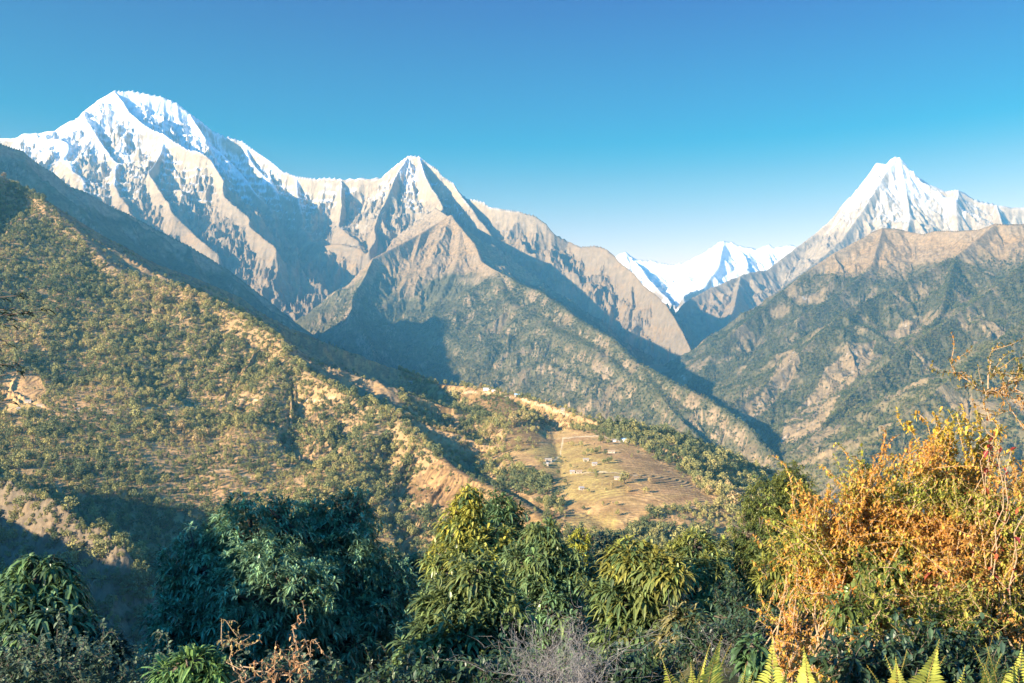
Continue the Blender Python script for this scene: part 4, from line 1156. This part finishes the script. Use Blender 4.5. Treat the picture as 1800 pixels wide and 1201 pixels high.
ends = [(W3(1740, 770, Y), px_r(45, 40, Y)), (W3(1720, 820, Y), px_r(50, 40, Y)), (W3(1770, 800, Y), px_r(40, 40, Y)), (W3(1640, 765, Y), px_r(18, 18, Y)), (W3(1650, 815, Y), px_r(30, 30, Y)), (W3(1690, 850, Y), px_r(60, 40, Y))]
grow_shrub("leafy_shrub", "tall shrub with golden yellow leaves topping the thicket at right", "shrub", onground(1715, Y),
           fan_stems(40, onground(1715, Y), 0.2, ends, 0.15), 0.062, [(0.50, 0.36, 0.05), (0.48, 0.27, 0.05), (0.55, 0.42, 0.07), (0.36, 0.30, 0.05)], 0.020, 0.007, twigs=8, twig_len=(0.12, 0.35), W=0.45, tuft=2)
Y = 8.3
ends = [(W3(1750, 785, Y), px_r(16, 16, Y)), (W3(1770, 830, Y), px_r(35, 12, Y)), (W3(1735, 800, Y), px_r(12, 12, Y))]
grow_shrub("red_leaved_spray", "spray of crimson leaves in front of the golden shrub", "shrub", onground(1752, Y),
           fan_stems(8, onground(1752, Y), 0.1, ends, 0.1), 0.085, [(0.34, 0.055, 0.045), (0.28, 0.05, 0.05), (0.40, 0.10, 0.05)], 0.10, 0.006, twigs=3, twig_len=(0.1, 0.2), W=0.5, tuft=1, bare=0.25)
Y = 8.4
ends = [(W3(1640, 990, Y), px_r(26, 16, Y)), (W3(1560, 1060, Y), px_r(45, 12, Y)), (W3(1720, 980, Y), px_r(16, 12, Y))]
grow_shrub("red_leaved_spray", "low straggling branches with dull red leaves across the lower thicket", "shrub", onground(1640, Y),
           fan_stems(9, onground(1640, Y), 0.2, ends, 0.1), 0.085, [(0.30, 0.075, 0.055), (0.36, 0.10, 0.06), (0.40, 0.18, 0.06)], 0.09, 0.006, twigs=3, twig_len=(0.1, 0.25), W=0.45, tuft=1, bare=0.3)
Y = 7.8
ends = [(W3(1560, 1040, Y), px_r(60, 40, Y)), (W3(1650, 1060, Y), px_r(60, 45, Y)), (W3(1500, 1010, Y), px_r(40, 50, Y)), (W3(1690, 1080, Y), px_r(50, 40, Y)), (W3(1620, 1100, Y), px_r(60, 40, Y))]
grow_shrub("leafy_shrub", "yellow green leafy shrub low in the thicket above the ferns", "shrub", onground(1610, Y),
           fan_stems(30, onground(1610, Y), 0.3, ends, 0.1), 0.05, [(0.16, 0.20, 0.04), (0.24, 0.26, 0.05), (0.12, 0.16, 0.035), (0.34, 0.30, 0.06)], 0.026, 0.005, twigs=7, twig_len=(0.15, 0.4), W=0.5, tuft=2)
Y = 9.4
ends = [(W3(1510, 845, Y), px_r(22, 22, Y)), (W3(1490, 870, Y), px_r(22, 22, Y)), (W3(1560, 850, Y), px_r(30, 20, Y)), (W3(1490, 960, Y), px_r(40, 60, Y))]
grow_shrub("leafy_shrub", "yellow green shrub with small leaves poking out of the top of the thicket", "shrub", onground(1500, Y),
           fan_stems(18, onground(1500, Y), 0.2, ends, 0.1), 0.05, [(0.24, 0.26, 0.04), (0.34, 0.33, 0.05), (0.42, 0.30, 0.05)], 0.022, 0.005, twigs=8, twig_len=(0.12, 0.3), W=0.48, tuft=2)
broadleaf_tree("green shrub with long drooping leaves inside the orange thicket", onground(1540, 8.6), None,
               [((1525, 1005), 8.6, (34, 34), 0.6), ((1490, 1070), 8.2, (36, 34), 0.6), ((1570, 985), 8.7, (30, 30), 0.6)], 34, 0.16, (0.10, 0.15, 0.045), (0.17, 0.20, 0.05), nl=9, W=0.24, droop=0.5, group=None, name="long_leaved_shrub")
Y = 7.2
st = []
for px0, px1, py1 in [(1372, 1355, 1030), (1380, 1372, 1010), (1390, 1395, 1005), (1400, 1418, 1040), (1410, 1440, 1065), (1395, 1378, 1060), (1405, 1460, 1100), (1420, 1490, 1130), (1415, 1425, 1080)]:
    b = onground(px0, Y); e = W3(px1, py1, Y) + rng.normal(0, 0.1, 3)
    st.append((np.array(b), (np.array(b) + e) / 2 + np.array([rng.normal(0, 0.06), 0, 0.1]), e))
grow_shrub("upright_thorn_stems", "cluster of upright orange thorny stems before the yellow sapling", "shrub", onground(1400, Y), st, 0.036, ORG, 0.014, 0.007, twigs=5, twig_len=(0.12, 0.35), W=0.5, tuft=2)
# the arching spray above the thicket
Y = 8.0
b = onground(1850, Y)
S = lambda *q: W3(q[0], q[1], Y)
st = [(np.array(b), S(1850, 720), S(1735, 680)), (S(1850, 740), S(1790, 700), S(1700, 680)), (S(1738, 682), S(1736, 640), S(1752, 600)), (S(1715, 680), S(1700, 665), S(1672, 640)),
      (S(1760, 690), S(1800, 660), S(1830, 610)), (S(1790, 705), S(1790, 670), S(1795, 640)), (S(1745, 740), S(1722, 720), S(1745, 680))]
grow_shrub("arching_shrub", "thin arching leafy branches reaching in from the right edge above the golden shrub", "shrub", b, st, 0.04,
           [(0.16, 0.15, 0.04), (0.26, 0.20, 0.05), (0.36, 0.19, 0.05)], 0.010, 0.005, twigs=5, twig_len=(0.12, 0.35), W=0.42, tuft=1)
# twigs at lower left
Y = 4.7
for lab, rows in (("two upright orange thorny shoots standing before the wide dark tree", [((425, 1215), (395, 1150), (404, 1082)), ((428, 1210), (415, 1160), (412, 1125)), ((420, 1190), (440, 1165), (482, 1150))]),
                  ("spreading orange thorny branch with one upright shoot at lower left of centre", [((430, 1200), (470, 1150), (545, 1148)), ((515, 1150), (517, 1120), (520, 1088)), ((470, 1210), (510, 1180), (540, 1160)), ((450, 1215), (480, 1190), (500, 1175)), ((480, 1230), (520, 1200), (530, 1185))])):
    st = [(S3 := W3(*a, Y), W3(*b_, Y), W3(*c_, Y)) for a, b_, c_ in rows]
    grow_shrub("thorny_twigs", lab, "shrub", onground(450, Y), [(np.array(onground(450, Y)), np.array(st[0][0]) * 0.5 + np.array(onground(450, Y)) * 0.5, np.array(st[0][0]))] + st,
               0.024, [(0.50, 0.30, 0.14), (0.42, 0.22, 0.10), (0.48, 0.36, 0.14)], 0.013, 0.003, twigs=3, twig_len=(0.04, 0.13), W=0.5, tuft=1)
# grey bush along the bottom left, dry stalks in the middle
Y = 5.2
for lab, x0, x1, topy in (("grey green bush with small rounded leaves in the bottom left corner", 0, 150, 1130), ("grey green bush with small rounded leaves below the light green sapling", 180, 330, 1165), ("grey green bush with small rounded leaves below the orange thorny twigs", 380, 540, 1165)):
    cx_ = (x0 + x1) / 2
    ends = [(W3(x0 + (x1 - x0) * k / 4, topy + 25 + 12 * (k % 2), Y), px_r(30, 16, Y)) for k in range(5)]
    grow_shrub("grey_leaved_bush", lab, "bush", onground(cx_, Y), fan_stems(32, onground(cx_, Y), 0.12, ends, 0.04), 0.034, [(0.10, 0.15, 0.095), (0.14, 0.19, 0.12), (0.07, 0.11, 0.07)], 0.02, 0.004, twigs=7, twig_len=(0.06, 0.2), W=0.75, tuft=2, group="grey green bushes along the bottom left", twigmat=M_BARK)
Y = 7.0
st = []
for _ in range(90):
    px0 = rng.uniform(930, 1060); b = onground(px0, Y + rng.uniform(-0.5, 0.7)); hh = rng.uniform(0.12, 0.62)
    dx = rng.normal(0, 0.3)
    b = np.array([b[0], b[1], W3(px0, 1215, b[1])[2]])
    st.append((b, b + np.array([dx * 0.3, 0, hh * 0.6]), b + np.array([dx, rng.normal(0, 0.2), hh])))
grow_shrub("dry_stalks", "tangle of grey dry stalks at the bottom centre before the green trees", "dead plant", onground(1000, Y), st, 0.02, [(0.30, 0.29, 0.25), (0.36, 0.33, 0.27)], 0.09, 0.0018, twigs=7, twig_len=(0.06, 0.2), W=0.3, tuft=1, bare=0.4, twigmat=M_GREY)
st = []
for _ in range(26):
    px0 = rng.uniform(1230, 1340); b = onground(px0, 9 + rng.uniform(-0.5, 0.7)); b = np.array([b[0], b[1], W3(px0, 1190, b[1])[2]]); hh = rng.uniform(0.1, 0.55); dx = rng.normal(0, 0.3)
    st.append((b, b + np.array([dx * 0.3, 0, hh * 0.6]), b + np.array([dx, rng.normal(0, 0.2), hh])))
grow_shrub("dry_stalks", "thin grey dry stalks left of the upright orange stems", "dead plant", onground(1285, 9), st, 0.02, [(0.30, 0.29, 0.25), (0.36, 0.33, 0.27)], 0.09, 0.0018, twigs=5, twig_len=(0.06, 0.2), W=0.3, tuft=1, bare=0.4, twigmat=M_GREY)
broadleaf_tree("small green weed with opposite leaves between the ferns", onground(1322, 6.0), None,
               [((1322, 1140), 6.0, (16, 16), 1), ((1325, 1165), 6.0, (22, 18), 1)], 12, 0.11, (0.07, 0.13, 0.05), nl=7, W=0.4, droop=0.7, group=None, name="leafy_weed")

for lab, px0, Yb, top, hw in (("dark green bush at the bottom between the pale leaved tree and the dry stalks", 900, 8.5, 1150, 60), ("dark green bush at the bottom just right of the dry stalks", 1110, 9.0, 1135, 70), ("dark green bush behind the small leafy weed and the ferns", 1260, 10.5, 1095, 75), ("dark green bush at the foot of the tall fine leaved tree", 1340, 11.5, 1070, 70), ("dark green bush on the edge of the shelf beside the yellow green sapling", 1322, 12.6, 1028, 60), ("dark green bush under the wide dark tree at the bottom", 600, 9.0, 1165, 75), ("dark green bush in shade at the foot of the centre tree", 720, 8.5, 1160, 70), ("deep green undergrowth bush behind the corner ferns", 1690, 7.2, 1120, 80), ("deep green undergrowth bush behind the middle ferns", 1540, 7.0, 1125, 80)):
    ends = [(W3(px0 + hw * q, top + 30 + 22 * (k % 2), Yb), px_r(34, 30, Yb)) for k, q in enumerate((-0.8, -0.4, 0, 0.4, 0.8))]
    ends += [(W3(px0 + hw * q, top + 85, Yb), px_r(40, 30, Yb)) for q in (-0.7, 0, 0.7)]
    grow_shrub("undergrowth_bush", lab, "bush", onground(px0, Yb), fan_stems(34, onground(px0, Yb), 0.3, ends, 0.08), 0.085, [(0.035, 0.07, 0.035), (0.05, 0.09, 0.04), (0.04, 0.075, 0.045)], 0.03, 0.005, twigs=7, twig_len=(0.1, 0.35), W=0.42, tuft=2, group="undergrowth bushes along the bottom", leafmat=M_LEAF, twigmat=M_BARK)

# dark leafy sprays of the tree standing just outside the left edge
Y = 6.2
tb = onground(-260, Y)
root = empty("overhanging_tree", tb, "dark leafy sprays of a tree reaching in from the left edge", "tree")
tp = Parts(); lf = Parts(); b0 = np.array(tb)
tp.tube(bezier((0, 0, -0.3), (0.1, 0, 1.5), W3(-240, 420, Y) - b0, 8), np.linspace(0.09, 0.03, 8), 8)
for a_, m_, e_, nl in [((-250, 560), (-100, 530), (30, 520), 10), ((-250, 600), (-100, 560), (72, 548), 16), ((-250, 640), (-100, 570), (28, 570), 8), ((-250, 680), (-100, 610), (25, 598), 8),
                       ((-250, 720), (-120, 640), (20, 640), 9), ((-250, 760), (-120, 690), (34, 652), 8), ((-250, 790), (-120, 720), (16, 706), 5), ((-250, 560), (-120, 540), (12, 545), 10)]:
    q = bezier(W3(*a_, Y) - b0, W3(*m_, Y) - b0, W3(*e_, Y) - b0, 12)
    tp.tube(q, np.linspace(0.014, 0.003, 12), 5)
    k = rng.integers(5, 12, nl * 4)
    pos = q[np.minimum(k, 11)] + rng.normal(0, 0.015, (len(k), 3))
    dd = np.stack([np.abs(rng.normal(0.9, 0.3, len(k))), rng.normal(0, 0.5, len(k)), rng.normal(-0.05, 0.3, len(k))], 1)
    ls = rng.uniform(0.05, 0.085, len(k))
    lf.add(*leaves(pos, dd, ls, ls * 0.3, np.tile(np.array((0.02, 0.03, 0.015)), (len(k), 1)) * rng.uniform(0.6, 1.8, (len(k), 1)), 0.4))
tp.build("trunk", M_BARK, root); lf.build("leaves", M_LEAF, root)


# ------------------------------------------------------------------ ferns
def frond(length, npin, lean, curl):
    """One fern frond along +x from the origin, arching upward, as verts, faces, counts."""
    P_ = Parts()
    t = np.linspace(0, 1, 14)
    ang = lean - curl * t
    seg = length / 13
    x = np.concatenate([[0], np.cumsum(np.cos(ang[:-1]) * seg)]); z = np.concatenate([[0], np.cumsum(np.sin(ang[:-1]) * seg)])
    q = np.stack([x, 0 * x, z], 1)
    yel = np.array([0.33, 0.36, 0.07]); fv = rng.uniform(0.7, 1.15)
    P_.tube(q, np.linspace(0.004, 0.0012, 14), 4, np.array([0.30, 0.22, 0.06]))
    tt = np.linspace(0.14, 0.985, npin)
    pos = np.stack([np.interp(tt, t, q[:, a]) for a in range(3)], 1)
    tan = unit(np.stack([np.interp(tt, t, np.gradient(q[:, a])) for a in range(3)], 1))
    pl = length * 0.19 * (np.sin(np.clip(tt * 1.05, 0, 1) ** 0.75 * math.pi) ** 0.8 * 0.85 + 0.18) * np.clip((1.02 - tt) * 3.2, 0, 1)
    for sgn in (-1, 1):
        d = unit(np.array([0, sgn, 0])[None] * 1.0 + tan * 0.45 + rng.normal(0, 0.05, tan.shape))
        L_ = pl * rng.uniform(0.9, 1.08, npin)
        nrm = unit(np.cross(tan, np.array([0, 1.0, 0])[None]))
        P_.add(*leaves(pos, d, L_, np.full(npin, length * 0.85 / npin * 1.15), (np.tile(yel, (npin, 1)) * fv + np.array([0.10, 0.02, 0.0]) * (rng.random((npin, 1)) < 0.12)) * rng.uniform(0.75, 1.2, (npin, 1)), 0.25, up=np.abs(nrm)))
    return P_


def fern(label, px0, Y, fr):
    b = onground(px0, Y)
    base = np.array([b[0], b[1], b[2]])
    root = empty("fern", tuple(base), label, "fern", "yellow ferns along the bottom right")
    for (tx, ty, curl) in fr:                # tip of each frond in the photograph, at this fern's depth
        tip = W3(tx, ty, Y + rng.normal(0, 0.12)) - base
        L_ = np.linalg.norm(tip) * 1.08
        hd = math.atan2(tip[1], tip[0]); el = math.atan2(tip[2], math.hypot(tip[0], tip[1]))
        curl = curl * 1.6 + 0.15
        fo = frond(L_, 52, el + curl * 0.5, curl)
        o = fo.build("frond", M_FERN, root)
        roll = 0.9 * (1 if tip[0] > 0 else -1) + rng.normal(0, 0.25)
        from mathutils import Matrix
        face = Matrix.Rotation(hd, 4, 'Z') @ Matrix.Rotation(-el, 4, 'Y') @ Matrix.Rotation(rng.normal(0.85, 0.45) * (1 if rng.random() < 0.5 else -1), 4, 'X') @ Matrix.Rotation(el, 4, 'Y')
        o.matrix_local = face


M_FERN = leaf_mat("fern_leaf", 0.35, 0.5, 0.25)
fern("yellow fern clump left of the upright orange stems at the bottom", 1235, 5.0, [(1165, 1172, 0.3), (1190, 1190, 0.4), (1255, 1148, 0.3), (1272, 1140, 0.2), (1290, 1150, 0.3), (1325, 1190, 0.5), (1215, 1180, 0.2), (1305, 1180, 0.3)])
fern("single yellow fern with broad fronds under the upright orange stems", 1385, 4.8, [(1362, 1138, 0.1), (1405, 1155, 0.3), (1430, 1178, 0.6), (1345, 1180, 0.5), (1390, 1185, 0.2)])
fern("yellow fern clump below the middle of the thicket", 1590, 4.8, [(1550, 1168, 0.3), (1516, 1180, 0.5), (1600, 1162, 0.2), (1650, 1148, 0.15), (1690, 1178, 0.5), (1575, 1175, 0.3), (1630, 1180, 0.2), (1665, 1172, 0.3)])
fern("yellow fern clump in the bottom right corner", 1745, 4.8, [(1702, 1150, 0.4), (1725, 1148, 0.3), (1752, 1140, 0.2), (1770, 1165, 0.4), (1792, 1150, 0.3), (1720, 1180, 0.4), (1765, 1180, 0.3)])

# ------------------------------------------------------------------ haze
hb = bpy.data.meshes.new("haze")
x0, x1, y0, y1, z0, z1 = -16000, 24000, -800, 62000, -420, 5400
hb.from_pydata([(x, y, z) for z in (z0, z1) for x, y in ((x0, y0), (x1, y0), (x1, y1), (x0, y1))], [],
               [(3, 2, 1, 0), (4, 5, 6, 7), (0, 1, 5, 4), (1, 2, 6, 5), (2, 3, 7, 6), (3, 0, 4, 7)])
hm = bpy.data.materials.new("haze"); hm.use_nodes = True
hm.node_tree.nodes.clear()
ho = hm.node_tree.nodes.new("ShaderNodeOutputMaterial")
hv = hm.node_tree.nodes.new("ShaderNodeVolumePrincipled")
hv.inputs["Color"].default_value = (0.16, 0.56, 0.90, 1)
hv.inputs["Density"].default_value = 3.1e-5
hv.inputs["Anisotropy"].default_value = 0.0
hm.node_tree.links.new(hv.outputs[0], ho.inputs["Volume"])
hb.materials.append(hm)
tag(link("haze", hb), "thin blue haze filling the valley", "haze", kind='stuff')
